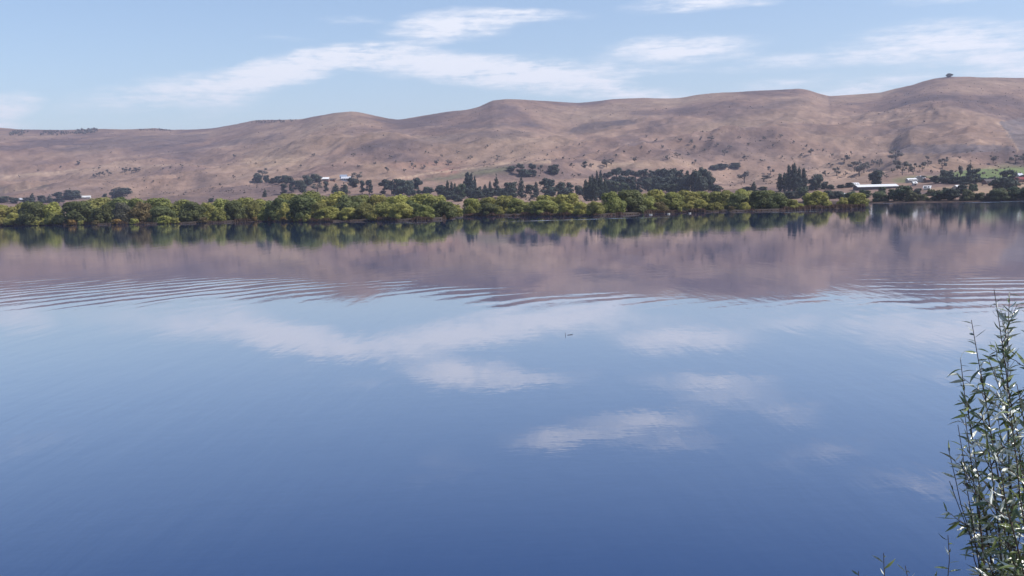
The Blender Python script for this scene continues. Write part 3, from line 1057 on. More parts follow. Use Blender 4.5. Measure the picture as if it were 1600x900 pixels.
# ------------------------------------------------------------------ willows on the islands
# (pixel column, top row, base row at the front of the crown, width in pixels, colour, metres further back)
W = [
    (-60, 316, 352, 60, 'green', 4), (-20, 318, 351, 50, 'yellow', 8),
    (4, 319, 350, 44, 'yellow', 26), (30, 318, 350, 40, 'yellow', 34), (22, 332, 351.5, 26, 'yellow', 1),
    (53, 315.5, 352, 46, 'dark', 1), (80, 317, 350, 40, 'yellow', 10), (84, 331, 351, 24, 'green', 1),
    (120, 316, 350, 56, 'dark', 6), (152, 308, 346, 56, 'green', 32), (162, 320, 349, 36, 'dark', 6), (190, 307.5, 345, 50, 'dark', 38),
    (191, 317, 349, 28, 'grey', 7), (214, 311, 346, 50, 'green', 34), (221, 316, 348.5, 36, 'olive', 6), (246, 311, 345, 54, 'green', 34),
    (255, 321, 348, 42, 'dark', 6), (283, 313, 344, 50, 'green', 32), (300, 314.5, 348, 44, 'dark', 6), (324, 317, 346, 28, 'yellow', 12),
    (342, 325, 346, 23, 'green', 1), (343, 311, 344, 44, 'green', 26), (366, 315, 345.5, 36, 'dark', 3), (376, 308, 344, 50, 'green', 28),
    (393, 315, 345, 32, 'green', 10), (408, 310.5, 344, 44, 'green', 30), (420, 323, 345.5, 34, 'yellow', 2), (437, 310, 345, 44, 'dark', 6),
    (447, 317, 345, 26, 'yellow', 4), (452, 304, 343, 46, 'green', 30), (476, 303, 346, 54, 'dark', 6), (490, 299.5, 343, 56, 'green', 32),
    (497, 316, 345.5, 30, 'green', 3), (515, 323, 345.5, 46, 'yellow', 1), (524, 301, 342, 54, 'yellow', 34), (546, 305, 343, 56, 'dark', 22),
    (546, 325, 345, 30, 'yellow', 2), (560, 304, 341, 50, 'green', 38), (572, 318, 343.5, 36, 'green', 5), (586, 327, 344, 22, 'yellow', 1),
    (592, 305, 341, 56, 'yellow', 30), (603, 316, 343, 38, 'green', 5), (622, 305, 340, 52, 'yellow', 28), (628, 318, 343, 38, 'yellow', 3),
    (652, 302, 339, 60, 'yellow', 30), (646, 314, 341, 36, 'dark', 10), (663, 320, 344, 33, 'green', 0.5), (682, 306, 339, 50, 'green', 20),
    (694, 314, 343, 38, 'dark', 3), (711, 319, 340.5, 24, 'yellow', 1),
    (736, 311, 338, 34, 'yellow', 2), (760, 308, 335, 46, 'yellow', 20), (765, 317, 337.5, 34, 'dark', 1), (780, 322, 337.5, 16, 'yellow', 1),
    (790, 306, 335, 44, 'yellow', 18), (810, 310, 336, 40, 'green', 12), (832, 314, 336, 26, 'green', 10), (852, 313, 337.3, 44, 'green', 1.5), (858, 304, 334, 42, 'yellow', 22),
    (885, 315, 337, 26, 'yellow', 1.5), (890, 301.5, 334, 50, 'yellow', 18), (908, 316.5, 337.2, 24, 'yellow', 1), (930, 315, 337, 28, 'green', 1.5),
    (956, 300, 335, 40, 'green', 6), (984, 298, 334.5, 54, 'dark', 4), (1012, 306, 333.5, 34, 'green', 4), (1022, 297, 331, 48, 'yellow', 22), (1031, 315, 332.6, 26, 'olive', 1.5),
    (1050, 301, 331, 44, 'green', 10), (1074, 298, 330, 50, 'yellow', 16), (1079, 314, 331.2, 22, 'yellow', 1.5), (1094, 312, 331, 26, 'yellow', 2), (1102, 298, 329, 46, 'green', 20),
    (1116, 316, 330.5, 28, 'yellow', 1), (1130, 297, 329, 46, 'green', 12), (1152, 303, 330, 36, 'dark', 4), (1163, 296, 328, 46, 'green', 18),
    (1164, 316, 330, 18, 'yellow', 1), (1188, 299, 329, 44, 'dark', 4), (1200, 297, 327, 40, 'green', 14), (1213, 301, 328.5, 38, 'dark', 3), (1236, 311, 328, 28, 'green', 2),
    (1250, 318, 327.8, 15, 'yellow', 1), (1276, 299, 326.8, 40, 'yellow', 3), (1317, 308.5, 325.3, 18, 'yellow', 2), (1339, 302, 325, 34, 'yellow', 2),
]
SHRUBS = [
    (112, 342, 352.4, 14, 'orange'), (127, 343.5, 352, 11, 'green'), (183, 341, 351, 16, 'orange'), (210, 340.5, 350.8, 15, 'yellow'),
    (258, 335.5, 350.6, 21, 'yellow'), (275, 339, 350, 13, 'yellow'), (318, 338, 349, 15, 'olive'), (60, 344, 352.6, 18, 'yellow'), (398, 338, 346.2, 10, 'orange'),
    (424, 337.5, 346, 12, 'orange'), (443, 338.5, 346.6, 12, 'orange'), (464, 340.5, 347, 11, 'green'), (480, 334, 346.9, 14, 'yellow'),
    (1002, 322, 334.6, 10, 'dark'), (1062, 323, 332.4, 9, 'yellow'), (1238, 321, 328.4, 9, 'yellow'), (1142, 322, 330.4, 11, 'olive'), (150, 344, 351.6, 12, 'olive'),
]
# landmarks along the islands, for describing which willow is which
MARKS = [(-200, 'by the left edge'), (95, 'below the lone round tree'), (330, 'below the small lone conifer'),
         (430, 'below the two farmhouse roofs'), (560, 'below the row of slim trees'), (655, 'at the left island end'),
         (718, 'at the right island start'), (845, 'left of the willow gap'), (945, 'below the long dark shelterbelt'),
         (1125, 'left of the tall poplars'), (1262, 'at the right island tip')]
ORD = ['', 'second ', 'third ', 'fourth ', 'fifth ', 'sixth ', 'seventh ', 'eighth ', 'ninth ', 'tenth ', 'eleventh ', 'twelfth ', 'thirteenth ', 'fourteenth ']
COLNAME = {'yellow': 'yellow-green', 'green': 'mid green', 'dark': 'dark green', 'olive': 'brownish olive', 'orange': 'orange-yellow', 'grey': 'greyish green'}


def mark_of(px):
    t = MARKS[0][1]
    for x, s in MARKS:
        if px >= x:
            t = s
    return t


def describe(items, noun):
    """items: list of (px, colour, rowword); a label for each that singles it out"""
    classes = {}
    order = sorted(range(len(items)), key=lambda i: items[i][0])
    for i in order:
        px, c, rw = items[i]
        classes.setdefault((c, rw, mark_of(px)), []).append(i)
    labs = [None] * len(items)
    for (c, rw, mk), ids in classes.items():
        for j, i in enumerate(ids):
            if len(ids) == 1:
                labs[i] = f'{COLNAME[c]} {noun} {rw} {mk}'
            else:
                o = 'leftmost ' if j == 0 else ('rightmost ' if j == len(ids) - 1 else ORD[j] + 'from left ')
                if o.endswith('from left '):
                    labs[i] = f'{ORD[j]}{COLNAME[c]} {noun} from left {rw} {mk}'
                else:
                    labs[i] = f'{o}{COLNAME[c]} {noun} {rw} {mk}'
    return labs


def row_word(w, h, back):
    if back >= 15:
        return 'in the back row'
    return 'low at the water' if h < 22 else 'in the front row'


wlabels = describe([(w[0], w[4], row_word(w[3], w[2] - w[1], w[5])) for w in W], 'willow')
for (px, top, base, wpx, colr, back), lab in zip(W, wlabels):
    # stand on the island behind the shore line of this column
    pts = ISLE_A if px < 717 else ISLE_B
    shore_row = np.interp(px, [p[0] for p in pts], [p[1] for p in pts])
    sx, sy = flat(px, shore_row)
    D = math.hypot(sx, sy)
    wid = wpx * (D + back) / FOC
    Dt = D + 0.6 + back + wid * 0.38
    x, y = sx * Dt / D, sy * Dt / D
    d = ray(px, top)
    ztop = EYE + d[2] / d[1] * y
    hgt = ztop - 0.35
    wid = wpx * Dt / FOC
    tree('willow', 'willow_tree', (x, y, 0.35), wid * 1.08, hgt * 1.03, M_WILLOW[colr], lab, 'tree', 'willows on the islands')
slabels = describe([(w[0], w[4], 'at the water') for w in SHRUBS], 'shrub')
for (px, top, base, wpx, colr), lab in zip(SHRUBS, slabels):
    pts = ISLE_A if px < 717 else ISLE_B
    shore_row = np.interp(px, [p[0] for p in pts], [p[1] for p in pts])
    sx, sy = flat(px, shore_row)
    D = math.hypot(sx, sy)
    wid = wpx * D / FOC
    Dt = D + 0.3
    x, y = sx * Dt / D, sy * Dt / D
    d = ray(px, top)
    hgt = EYE + d[2] / d[1] * y - 0.1
    tree('shrub', 'shrub', (x, y, 0.1), wid * 1.05, hgt * 1.02, M_WILLOW[colr], lab, 'shrub', 'small shrubs along the island edge')

# ------------------------------------------------------------------ trees on the far shore and lower slopes
# (kind, column, top row, base row, width, colour material, area word)
T = [
    ('round', 5, 306, 317, 16, M_ROUND), ('round', 22, 308, 318, 14, M_ROUND), ('cone', 51, 300.5, 318, 12, M_PINE), ('round', 43, 308, 318, 15, M_ROUND),
    ('round', 66, 305, 317, 14, M_ROUND), ('cone', 78, 303, 317, 11, M_PINE), ('pine', 92, 300, 318, 18, M_PINE), ('round', 112, 296, 312, 26, M_ROUND),
    ('round', 187, 292, 311, 28, M_ROUND), ('round', 164, 302, 308, 6, M_ROUND), ('round', 330, 309, 316, 8, M_ROUND),
    ('round', 403, 270, 286, 14, M_ROUND), ('gum', 410, 260, 276, 14, M_GUM), ('round', 417, 273, 286, 9, M_PINE), ('round', 426, 278, 287, 12, M_ROUND),
    ('pine', 436, 275, 288, 15, M_PINE), ('round', 447, 273, 289, 19, M_ROUND), ('pine', 443, 287, 304, 13, M_PINE), ('cone', 414, 294, 308, 9, M_POPLAR),
    ('pine', 459, 282, 301, 14, M_PINE), ('round', 471, 280, 301, 16, M_ROUND), ('round', 481, 273, 290, 15, M_ROUND), ('round', 494, 271, 285, 16, M_ROUND),
    ('gum', 496, 284, 300, 18, M_GUM), ('pine', 509, 283, 301, 11, M_PINE), ('cone', 525, 286, 303, 16, M_POPLAR), ('cone', 538, 284, 303, 18, M_POPLAR),
    ('round', 552, 277, 293, 16, M_ROUND), ('gum', 559, 267, 282, 18, M_GUM), ('pine', 566, 282, 303, 11, M_PINE), ('pine', 577, 281, 304, 12, M_PINE),
    ('pine', 600, 279, 304, 19, M_PINE), ('pine', 612, 281, 304, 13, M_ROUND), ('round', 626, 278, 306, 26, M_ROUND), ('round', 640, 281, 306, 20, M_ROUND),
    ('pine', 654, 276, 304, 17, M_PINE), ('round', 668, 291, 305, 18, M_ROUND), ('round', 690, 288, 309, 18, M_ROUND), ('poplar', 700, 282, 310, 7, M_POPLAR),
    ('poplar', 706, 284, 310, 6, M_POPLAR), ('poplar', 711, 286, 310, 6, M_POPLAR), ('round', 720, 286, 311, 18, M_GREENTREE), ('poplar', 731, 269, 308, 12, M_PINE), ('poplar', 737, 271, 308, 9, M_PINE),
    ('poplar', 742.5, 274, 306, 5, M_PINE), ('round', 714, 304, 315, 18, M_ROUND), ('round', 749, 291, 306, 9, M_ROUND), ('poplar', 758, 288, 304, 6, M_PINE), ('poplar', 766, 283, 303, 5, M_PINE), ('cone', 776, 271, 306, 13, M_PINE),
    ('round', 763, 293, 309, 22, M_ROUND), ('round', 798, 284, 310, 24, M_ROUND), ('round', 784, 293, 309, 18, M_ROUND), ('cone', 815, 274, 309, 15, M_PINE), ('pine', 830, 287, 310, 18, M_PINE), ('poplar', 838, 284, 309, 7, M_PINE),
    ('pine', 850, 277, 302, 17, M_PINE), ('pine', 861, 279, 302, 15, M_PINE), ('round', 876, 283, 305, 15, M_ROUND), ('pine', 891, 284, 304, 13, M_PINE), ('round', 905, 289, 305, 14, M_ROUND),
    ('round', 799, 259, 268, 14, M_ROUND), ('pine', 813, 254, 275, 13, M_PINE), ('pine', 832, 254, 277, 14, M_PINE), ('round', 822, 264, 277, 22, M_ROUND), ('gum', 845, 256, 272, 11, M_GUM),
    ('round', 866, 256, 273, 17, M_ROUND), ('pine', 914, 251, 263, 8, M_PINE),
    ('poplar', 916, 281, 314, 10, M_POPLAR), ('poplar', 923, 276, 314, 10, M_POPLAR), ('poplar', 930, 278, 314, 11, M_POPLAR), ('poplar', 938, 275, 313, 10, M_POPLAR), ('poplar', 945, 281, 311, 9, M_POPLAR), ('poplar', 933, 267, 296, 5, M_PINE), ('poplar', 939, 265, 296, 6, M_PINE), ('poplar', 926, 272, 296, 5, M_PINE),
    ('pine', 950, 267, 292, 18, M_PINE), ('pine', 964, 260, 291, 20, M_PINE), ('pine', 979, 263, 291, 20, M_PINE), ('pine', 993, 265, 291, 18, M_PINE), ('pine', 1006, 263, 291, 20, M_PINE), ('pine', 1020, 265, 292, 18, M_PINE),
    ('round', 1033, 263, 294, 22, M_ROUND), ('round', 1048, 262, 294, 22, M_ROUND), ('pine', 1062, 264, 297, 18, M_PINE), ('poplar', 1074, 267, 300, 12, M_POPLAR), ('round', 1086, 264, 300, 20, M_ROUND), ('pine', 1098, 260, 299, 18, M_PINE), ('round', 1108, 266, 299, 16, M_ROUND),
    ('round', 954, 280, 302, 20, M_ROUND), ('pine', 970, 274, 299, 18, M_PINE), ('pine', 985, 275, 299, 18, M_PINE), ('round', 1012, 277, 299, 20, M_ROUND), ('pine', 1026, 274, 299, 18, M_PINE),
    ('round', 1042, 274, 300, 22, M_ROUND), ('pine', 1056, 273, 300, 18, M_PINE), ('round', 1068, 276, 301, 18, M_ROUND), ('round', 1096, 274, 301, 20, M_ROUND),
    ('round', 735, 292, 310, 20, M_ROUND), ('round', 860, 291, 308, 22, M_ROUND), ('round', 885, 292, 307, 20, M_ROUND), ('round', 745, 297, 312, 22, M_ROUND), ('round', 700, 297, 313, 22, M_ROUND),
    ('round', 960, 283, 303, 18, M_GREENTREE), ('round', 975, 284, 303, 16, M_GREENTREE), ('poplar', 990, 283, 301, 8, M_POPLAR), ('pine', 1000, 281, 301, 12, M_PINE), ('round', 1030, 286, 302, 20, M_ROUND), ('round', 1050, 287, 302, 22, M_GREENTREE), ('round', 1120, 288, 301, 16, M_ROUND),
    ('round', 1117, 257, 265, 14, M_ROUND), ('round', 1128, 255, 264, 16, M_ROUND), ('round', 1149, 254, 262, 18, M_ROUND),
    ('gum', 1163, 266, 286, 20, M_GUM), ('cone', 1178, 283, 299, 13, M_POPLAR), ('round', 1167, 291, 299, 16, M_ROUND), ('round', 1192, 291, 299, 14, M_ROUND), ('gum', 1193, 273, 284, 22, M_GUM), ('gum', 1204, 259, 273, 11, M_GUM),
    ('poplar', 1219, 271, 299, 9, M_POPLAR), ('poplar', 1226, 270, 299, 8, M_POPLAR), ('poplar', 1233, 258, 300, 9, M_PINE), ('poplar', 1241, 255, 300, 12, M_PINE), ('poplar', 1249, 261, 300, 8, M_PINE), ('poplar', 1256, 263, 299, 9, M_PINE),
    ('round', 1275, 271, 297, 20, M_ROUND), ('round', 1288, 283, 296, 11, M_ROUND), ('round', 1298, 288, 296, 12, M_ROUND), ('round', 1314, 288, 294, 12, M_ROUND), ('round', 1326, 285, 293, 12, M_ROUND), ('round', 1331, 286, 293, 9, M_ROUND),
    ('round', 1369, 264, 289, 20, M_ROUND), ('round', 1443, 274, 284, 13, M_ROUND), ('round', 1462, 274, 286, 14, M_ROUND), ('round', 1478, 265, 286, 20, M_ROUND), ('gum', 1500, 257, 284, 13, M_GUM), ('cone', 1516, 249, 287, 16, M_PINE), ('pine', 1525, 260, 288, 15, M_PINE),
    ('round', 1494, 275, 287, 22, M_ROUND), ('round', 1510, 274, 289, 18, M_ROUND), ('round', 1538, 277, 287, 14, M_ROUND), ('round', 1549, 276, 287, 14, M_ROUND), ('pine', 1573, 262, 290, 20, M_PINE), ('pine', 1583, 266, 288, 14, M_PINE), ('round', 1562, 276, 297, 24, M_ROUND), ('round', 1580, 278, 297, 20, M_ROUND), ('round', 1600, 272, 284, 14, M_ROUND), ('round', 1618, 270, 288, 24, M_ROUND),
]
SHOREB = [
    (1236, 299, 311, 24, M_ROUND), (1255, 291, 309, 20, M_GREENTREE), (1262, 303, 316, 18, M_ROUND), (1296, 297, 311, 20, M_ROUND), (1312, 298, 311, 18, M_ROUND), (1330, 299, 313, 18, M_GREENTREE), (1350, 296, 311, 18, M_GREENTREE),
    (1375, 298, 314.5, 24, M_SHORE), (1378, 292, 307, 14, M_GREENTREE), (1397, 295, 314, 22, M_GREENTREE), (1409, 289, 314, 26, M_GREENTREE), (1424, 298, 314, 18, M_SHORE), (1433, 294, 305, 12, M_ROUND), (1442, 303, 313.5, 18, M_SHORE),
    (1455, 296, 306, 16, M_SHORE), (1468, 296, 313.5, 24, M_GREENTREE), (1487, 294, 313, 20, M_ROUND), (1478, 293, 304, 12, M_GREENTREE), (1502, 289, 303, 20, M_ROUND), (1512, 296, 313, 22, M_SHORE), (1520, 287, 300, 14, M_GREENTREE), (1531, 301, 312.5, 20, M_SHORE), (1546, 302, 312.5, 14, M_SHORE),
    (1562, 293, 312.5, 30, M_SHORE), (1585, 291, 312, 22, M_GREENTREE), (1605, 290, 311.5, 28, M_GREENTREE), (1635, 292, 311, 30, M_SHORE),
]
KIND_NAME = {'round': ('broadleaf_tree', 'rounded dark tree'), 'gum': ('gum_tree', 'open greyish gum tree'), 'cone': ('conifer', 'dark pointed conifer'),
             'poplar': ('poplar_tree', 'slim upright poplar'), 'pine': ('pine_tree', 'tall dark pine')}
AREAS = [(-100, 'among the roofs at far left'), (145, 'on the bare slope at left'), (395, 'in the clump left of the farmhouse'), (515, 'around the two farmhouse roofs'),
         (595, 'in the row right of the farmhouse'), (680, 'in the poplar row at mid shore'), (790, 'right of the mid-shore conifer'),
         (912, 'at the left shelterbelt end'), (948, 'in the long dark shelterbelt'), (1112, 'right of the long shelterbelt'),
         (1212, 'in the tall poplar group'), (1265, 'left of the long white shed'), (1360, 'around the white farmhouse'), (1490, 'by the green paddock at right')]


def area_of(px):
    t = AREAS[0][1]
    for x, s in AREAS:
        if px >= x:
            t = s
    return t


cls = {}
for i, t in enumerate(T):
    hill = ' high' if (t[3] < 278 and 790 <= t[1] < 1160) else ''
    cls.setdefault((t[0], area_of(t[1]), hill), []).append(i)
tlab = [''] * len(T)
for (kd, ar, hill), ids in cls.items():
    ids.sort(key=lambda i: T[i][1])
    noun = KIND_NAME[kd][1]
    up = 'higher up ' if hill else ''
    for j, i in enumerate(ids):
        if len(ids) == 1:
            tlab[i] = f'{noun} {up}{ar}'
        elif j == 0:
            tlab[i] = f'leftmost {noun} {up}{ar}'
        elif j == len(ids) - 1:
            tlab[i] = f'rightmost {noun} {up}{ar}'
        else:
            tlab[i] = f'{ORD[j]}{noun} from left {up}{ar}'
for (kd, px, top, base, wpx, mat), lab in zip(T, tlab):
    x, y, z = locate(px, base)
    d = ray(px, top)
    hgt = EYE + d[2] / d[1] * y - z
    wid = wpx * math.hypot(x, y) / FOC
    tree(kd, KIND_NAME[kd][0], (x, y, z - 0.2), wid * (1.55 if kd == 'poplar' else 1.3 if kd == 'pine' else 1.15), hgt + 0.2, mat, lab, 'tree', 'trees on the far shore')
sb = sorted(range(len(SHOREB)), key=lambda i: SHOREB[i][0])
for i in sb:
    px, top, base, wpx, mat = SHOREB[i]
    x, y, z = locate(px, base)
    d = ray(px, top)
    hgt = EYE + d[2] / d[1] * y - z
    wid = wpx * math.hypot(x, y) / FOC
    near = [('left of the right island tip', 1290), ('behind the right island tip', 1362), ('below the long white shed', 1415), ('below the white farmhouse', 1480), ('left of the pale bare bank', 1525), ('at the right edge', 9999)]
    nm = next(s for s, lim in near if px < lim)
    tone = 'pale olive' if mat == M_SHORE else 'dark' if mat == M_ROUND else 'green'
    same = [k for k in sb if next(s for s, lim in near if SHOREB[k][0] < lim) == nm and SHOREB[k][4] == mat]
    j = same.index(i)
    pre = '' if len(same) == 1 else ('leftmost ' if j == 0 else 'rightmost ' if j == len(same) - 1 else ORD[j])
    mid = ' from left' if pre in ORD[1:] else ''
    tree('willow' if mat == M_SHORE else 'round', 'shore_bush', (x, y, z - 0.2), wid * 1.12, hgt + 0.3, mat, f'{pre}{tone} shore bush{mid} on the far bank {nm}', 'bush', 'bushes along the far bank')

# gums dotted over the open hillsides
G = [(1063, 222, 7), (1080, 227, 9), (1095, 219, 6), (1111, 220, 9), (1035, 233, 7), (1058, 246, 9), (1076, 244, 7), (1043, 250, 9), (992, 254, 10), (1132, 243, 10),
     (1163, 252, 9), (1189, 254, 6), (1002, 234, 6), (948, 262, 15), (955, 259, 9), (924, 262, 8), (895, 262, 8), (1085, 258, 9), (1195, 219, 8), (1155, 218, 6),
     (618, 256, 6), (646, 264, 10), (662, 264, 8), (682, 259, 10), (701, 258, 9), (605, 269, 9), (632, 270, 7), (735, 250, 7), (757, 256, 6), (778, 248, 6), (777, 252, 5),
     (1221, 248, 5), (1238, 250, 4), (1251, 246, 8), (1267, 243, 11), (1319, 256, 13), (1307, 275, 13), (1290, 275, 10), (1343, 276, 24), (1350, 270, 20), (1335, 268, 16), (1321, 276, 9),
     (1374, 261, 13), (1365, 258, 10), (1410, 274, 22), (1402, 265, 16), (1420, 270, 14), (1429, 268, 13), (1441, 268, 14), (1449, 252, 9), (1445, 262, 9), (1472, 264, 15), (1476, 256, 12),
     (1552, 256, 13), (1587, 256, 15), (1599, 254, 14), (1400, 252, 18), (1399, 242, 10), (1450, 260, 10), (1480, 252, 6), (1500, 249, 5), (1427, 273, 10), (1310, 268, 9), (1298, 262, 8),
     (155, 277, 9), (163, 276, 8), (170, 275, 10), (148, 278, 7), (195, 270, 9), (206, 271, 9), (212, 270, 8), (216, 269, 9), (255, 265, 4), (267, 264, 5), (284, 262, 6), (155, 266, 5), (123, 258, 8),
     (333, 296, 4), (347, 295, 4), (357, 300, 4), (361, 299, 4), (434, 269, 4), (449, 266, 5), (366, 248, 8), (344, 291, 5), (365, 279, 6), (173, 239, 3), (490, 245, 6), (552, 245, 7), (610, 248, 6),
     (1120, 229, 7), (1140, 232, 6), (1170, 228, 6), (1208, 232, 7), (1085, 233, 6), (1100, 238, 6), (1025, 222, 6), (1015, 240, 6), (975, 240, 6), (962, 247, 7), (935, 240, 5), (912, 245, 5), (880, 250, 6),
     (855, 244, 5), (905, 228, 5), (870, 232, 4), (1010, 215, 5), (1220, 215, 6), (1240, 225, 6), (1260, 232, 7), (1285, 238, 6), (1300, 246, 7), (1330, 243, 7), (1350, 250, 7), (760, 232, 6), (800, 240, 5),
     (715, 240, 6), (690, 246, 6), (665, 240, 5), (640, 236, 4), (585, 258, 6), (560, 262, 5), (540, 256, 5), (520, 262, 5), (470, 262, 5), (430, 256, 4), (400, 258, 4), (310, 262, 4), (280, 280, 4),
     (240, 286, 4), (30, 278, 4), (60, 268, 4), (95, 263, 4), (880, 274, 6), (896, 277, 6), (905, 275, 5), (872, 270, 5), (1140, 262, 6), (1330, 280, 7), (1385, 278, 7), (1395, 270, 8), (1417, 262, 7), (1455, 272, 7)]
GAREA = [(-100, 'left slope by the edge'), (230, 'slope left of the farmhouse'), (420, 'slope above the farmhouse'), (600, 'slope above the slim tree row'), (730, 'slope above the mid-shore poplars'),
         (860, 'slope above the left shelterbelt'), (1010, 'slope above the shelterbelt middle'), (1100, 'slope above the shelterbelt end'), (1200, 'slope above the tall poplars'),
         (1285, 'slope above the small shed'), (1355, 'slope above the long white shed'), (1415, 'slope above the white farmhouse'), (1465, 'slope above the right pines')]
gcls = {}
for i, (px, base, hpx) in enumerate(G):
    size = 'tiny dark' if hpx <= 5 else 'small grey-green' if hpx <= 9 else 'larger grey-green'
    ga = [t for a, t in GAREA if px >= a][-1]
    gcls.setdefault((size, ga), []).append(i)
glab = {}
for (size, ga), ids in gcls.items():
    ids.sort(key=lambda i: G[i][0])
    for j, i in enumerate(ids):
        if len(ids) == 1:
            glab[i] = f'{size} gum tree dotting the dry {ga}'
        elif j == 0 or j == len(ids) - 1:
            glab[i] = f"{'leftmost' if j == 0 else 'rightmost'} {size} gum tree on the {ga}"
        else:
            glab[i] = f'{ORD[j]}{size} gum tree from left on the {ga}'
for i, (px, base, hpx) in enumerate(G):
    x, y, z = locate(px, base)
    D = math.hypot(x, y)
    hgt = hpx * D / FOC
    tree('gum', 'gum_tree', (x, y, z - 0.2), hgt * random.uniform(0.75, 1.25), hgt, M_GUM, glab[i], 'tree', 'gums dotted over the hillside')
# the lone tree on the right hill top
x, y, z = locate(1483, 121)
tree('round', 'broadleaf_tree', (x, y, z - 0.3), 11 * y / FOC, 7 * y / FOC, M_ROUND, 'lone round tree on the skyline of the right hill', 'tree')


# ------------------------------------------------------------------ distant woods on the left ridge
def wood(poly, cnt, label, seed, hgt=4.5):
    rg = np.random.default_rng(seed)
    V, Fq, lv = [], [], []
    xs = [p[0] for p in poly]
    ysp = [p[1] for p in poly]
    got = 0
    Vall, nface = [], 0
    vals = []
    while got < cnt:
        px, py = rg.uniform(min(xs), max(xs)), rg.uniform(min(ysp), max(ysp))
        if not in_poly(np.array([px]), np.array([py]), poly)[0]:
            continue
        x, y, z = locate(px, py)
        got += 1
        n = 60
        h = hgt * rg.uniform(0.6, 1.2)
        d = rg.normal(size=(n, 3))
        d /= np.linalg.norm(d, axis=1)[:, None]
        p = np.array([x, y, z + h * 0.5]) + d * np.array([h * 0.5, h * 0.5, h * 0.5]) * (0.6 + 0.4 * rg.random((n, 1)))
        t = np.cross(d + rg.normal(size=(n, 3)) * 0.5, rg.normal(size=(n, 3)))
        t /= np.linalg.norm(t, axis=1)[:, None]
        bt = np.cross(d, t)
        s = 0.14 * h
        Vall.append(np.stack([p - t * s, p + bt * s, p + t * s, p - bt * s], 1).reshape(-1, 3))
        vals.append(rg.random(n) * 0.5 + 0.5 * rg.random())
    V = np.concatenate(Vall)
    me = np_mesh('distant_wood', V, np.arange(len(V)).reshape(-1, 4))
    face_attr(me, 'lv', np.concatenate(vals))
    tag(link('distant_wood', me, None, M_GUM), label, 'wood', kind='stuff')


wood([(12, 212.5), (18, 205), (40, 204), (45, 206), (36, 212)], 60, 'dark patch of woodland at the left end of the ridge', 1)
wood([(60, 212), (68, 205), (100, 204), (118, 208), (90, 212)], 70, 'middle dark patch of woodland on the left ridge', 2)
wood([(115, 210), (122, 203), (152, 202.5), (156, 207), (135, 210)], 60, 'dark patch of woodland right on the left skyline', 3, 5.5)
wood([(392, 192.5), (398, 189), (460, 188), (468, 189), (440, 192)], 60, 'thin bluish woodland along the ridge beside the first peak', 4, 3)
wood([(215, 202.5), (240, 201.5), (268, 203), (266, 204.5), (220, 204.5)], 40, 'faint woodland on the far ridge dip', 5, 3)

# ------------------------------------------------------------------ low scrub and tussock over the hills
def scrub_cover(cnt):
    rg = np.random.default_rng(77)
    u = rg.uniform(-0.62, 0.62, cnt * 4)
    w = rg.uniform(0.07, 0.97, cnt * 4)
    ys = smooth_curve(u, *SHORE)
    yr = smooth_curve(u, *RIDGE, 0.035)
    Y = ys + w * (yr - ys)
    X = u * Y
    dens = np.clip(fbm(X / 120, Y / 160, 4, 301) * 1.8 + 0.25, 0.03, 1) * np.clip(1.3 - w, 0.3, 1)
    keep = np.nonzero(rg.random(cnt * 4) < dens)[0][:cnt]
    X, Y = X[keep], Y[keep]
    Z = height(X, Y)
    n = len(X)
    size = rg.uniform(0.5, 1.5, n) * (0.7 + 0.5 * (rg.random(n) < 0.15))
    q = 6
    d = rg.normal(size=(n, q, 3))
    d /= np.linalg.norm(d, axis=2)[..., None]
    p = np.stack([X, Y, Z], -1)[:, None, :] + d * np.array([0.7, 0.7, 0.35]) * size[:, None, None] + np.array([0, 0, 0.35]) * size[:, None, None]
    t = np.cross(d, rg.normal(size=(n, q, 3)))
    t /= np.linalg.norm(t, axis=2)[..., None]
    bt = np.cross(d, t)
    sz = 0.55 * size[:, None, None]
    V = np.stack([p - t * sz, p + bt * sz, p + t * sz, p - bt * sz], 2).reshape(-1, 3)
    me = np_mesh('hill_scrub', V, np.arange(len(V)).reshape(-1, 4))
    face_attr(me, 'lv', np.repeat(rg.random(n), q))
    tag(link('hill_scrub', me, None, foliage('hill_scrub_leaves', (0.135, 0.108, 0.088), 0.06, 0.1)), 'low dull scrub and tussock speckling the dry hills', 'scrub', kind='stuff')


scrub_cover(5500)

# ------------------------------------------------------------------ farm buildings
M_WHITE = plain('white_painted_metal', (0.72, 0.72, 0.72), 0.4, 0.06, 0.8, 0.5)
M_WALLW = plain('pale_weatherboard', (0.42, 0.39, 0.36), 0.7, 0.06, 1.0)
M_WALLB = plain('brown_brick', (0.22, 0.13, 0.10), 0.85, 0.15, 2.0)
M_BLUEROOF = plain('blue_grey_roof', (0.26, 0.30, 0.38), 0.45, 0.08, 0.8, 0.5)
M_REDROOF = plain('dark_red_roof', (0.22, 0.05, 0.05), 0.6, 0.12, 1.0)
M_GREYROOF = plain('grey_metal_roof', (0.55, 0.56, 0.60), 0.35, 0.06, 0.8, 0.5)
M_DARKSIDE = plain('shed_cladding', (0.10, 0.085, 0.085), 0.8, 0.15, 1.0)
M_GLASS = plain('window_glass', (0.03, 0.035, 0.045), 0.08, 0.05, 1.0, 0.6)
M_DOOR = plain('door_paint', (0.14, 0.09, 0.07), 0.6, 0.1, 2.0)


def box_data(x0, x1, y0, y1, z0, z1):
    v = [(x0, y0, z0), (x1, y0, z0), (x1, y1, z0), (x0, y1, z0), (x0, y0, z1), (x1, y0, z1), (x1, y1, z1), (x0, y1, z1)]
    f = [(0, 3, 2, 1), (4, 5, 6, 7), (0, 1, 5, 4), (1, 2, 6, 5), (2, 3, 7, 6), (3, 0, 4, 7)]
    return v, f


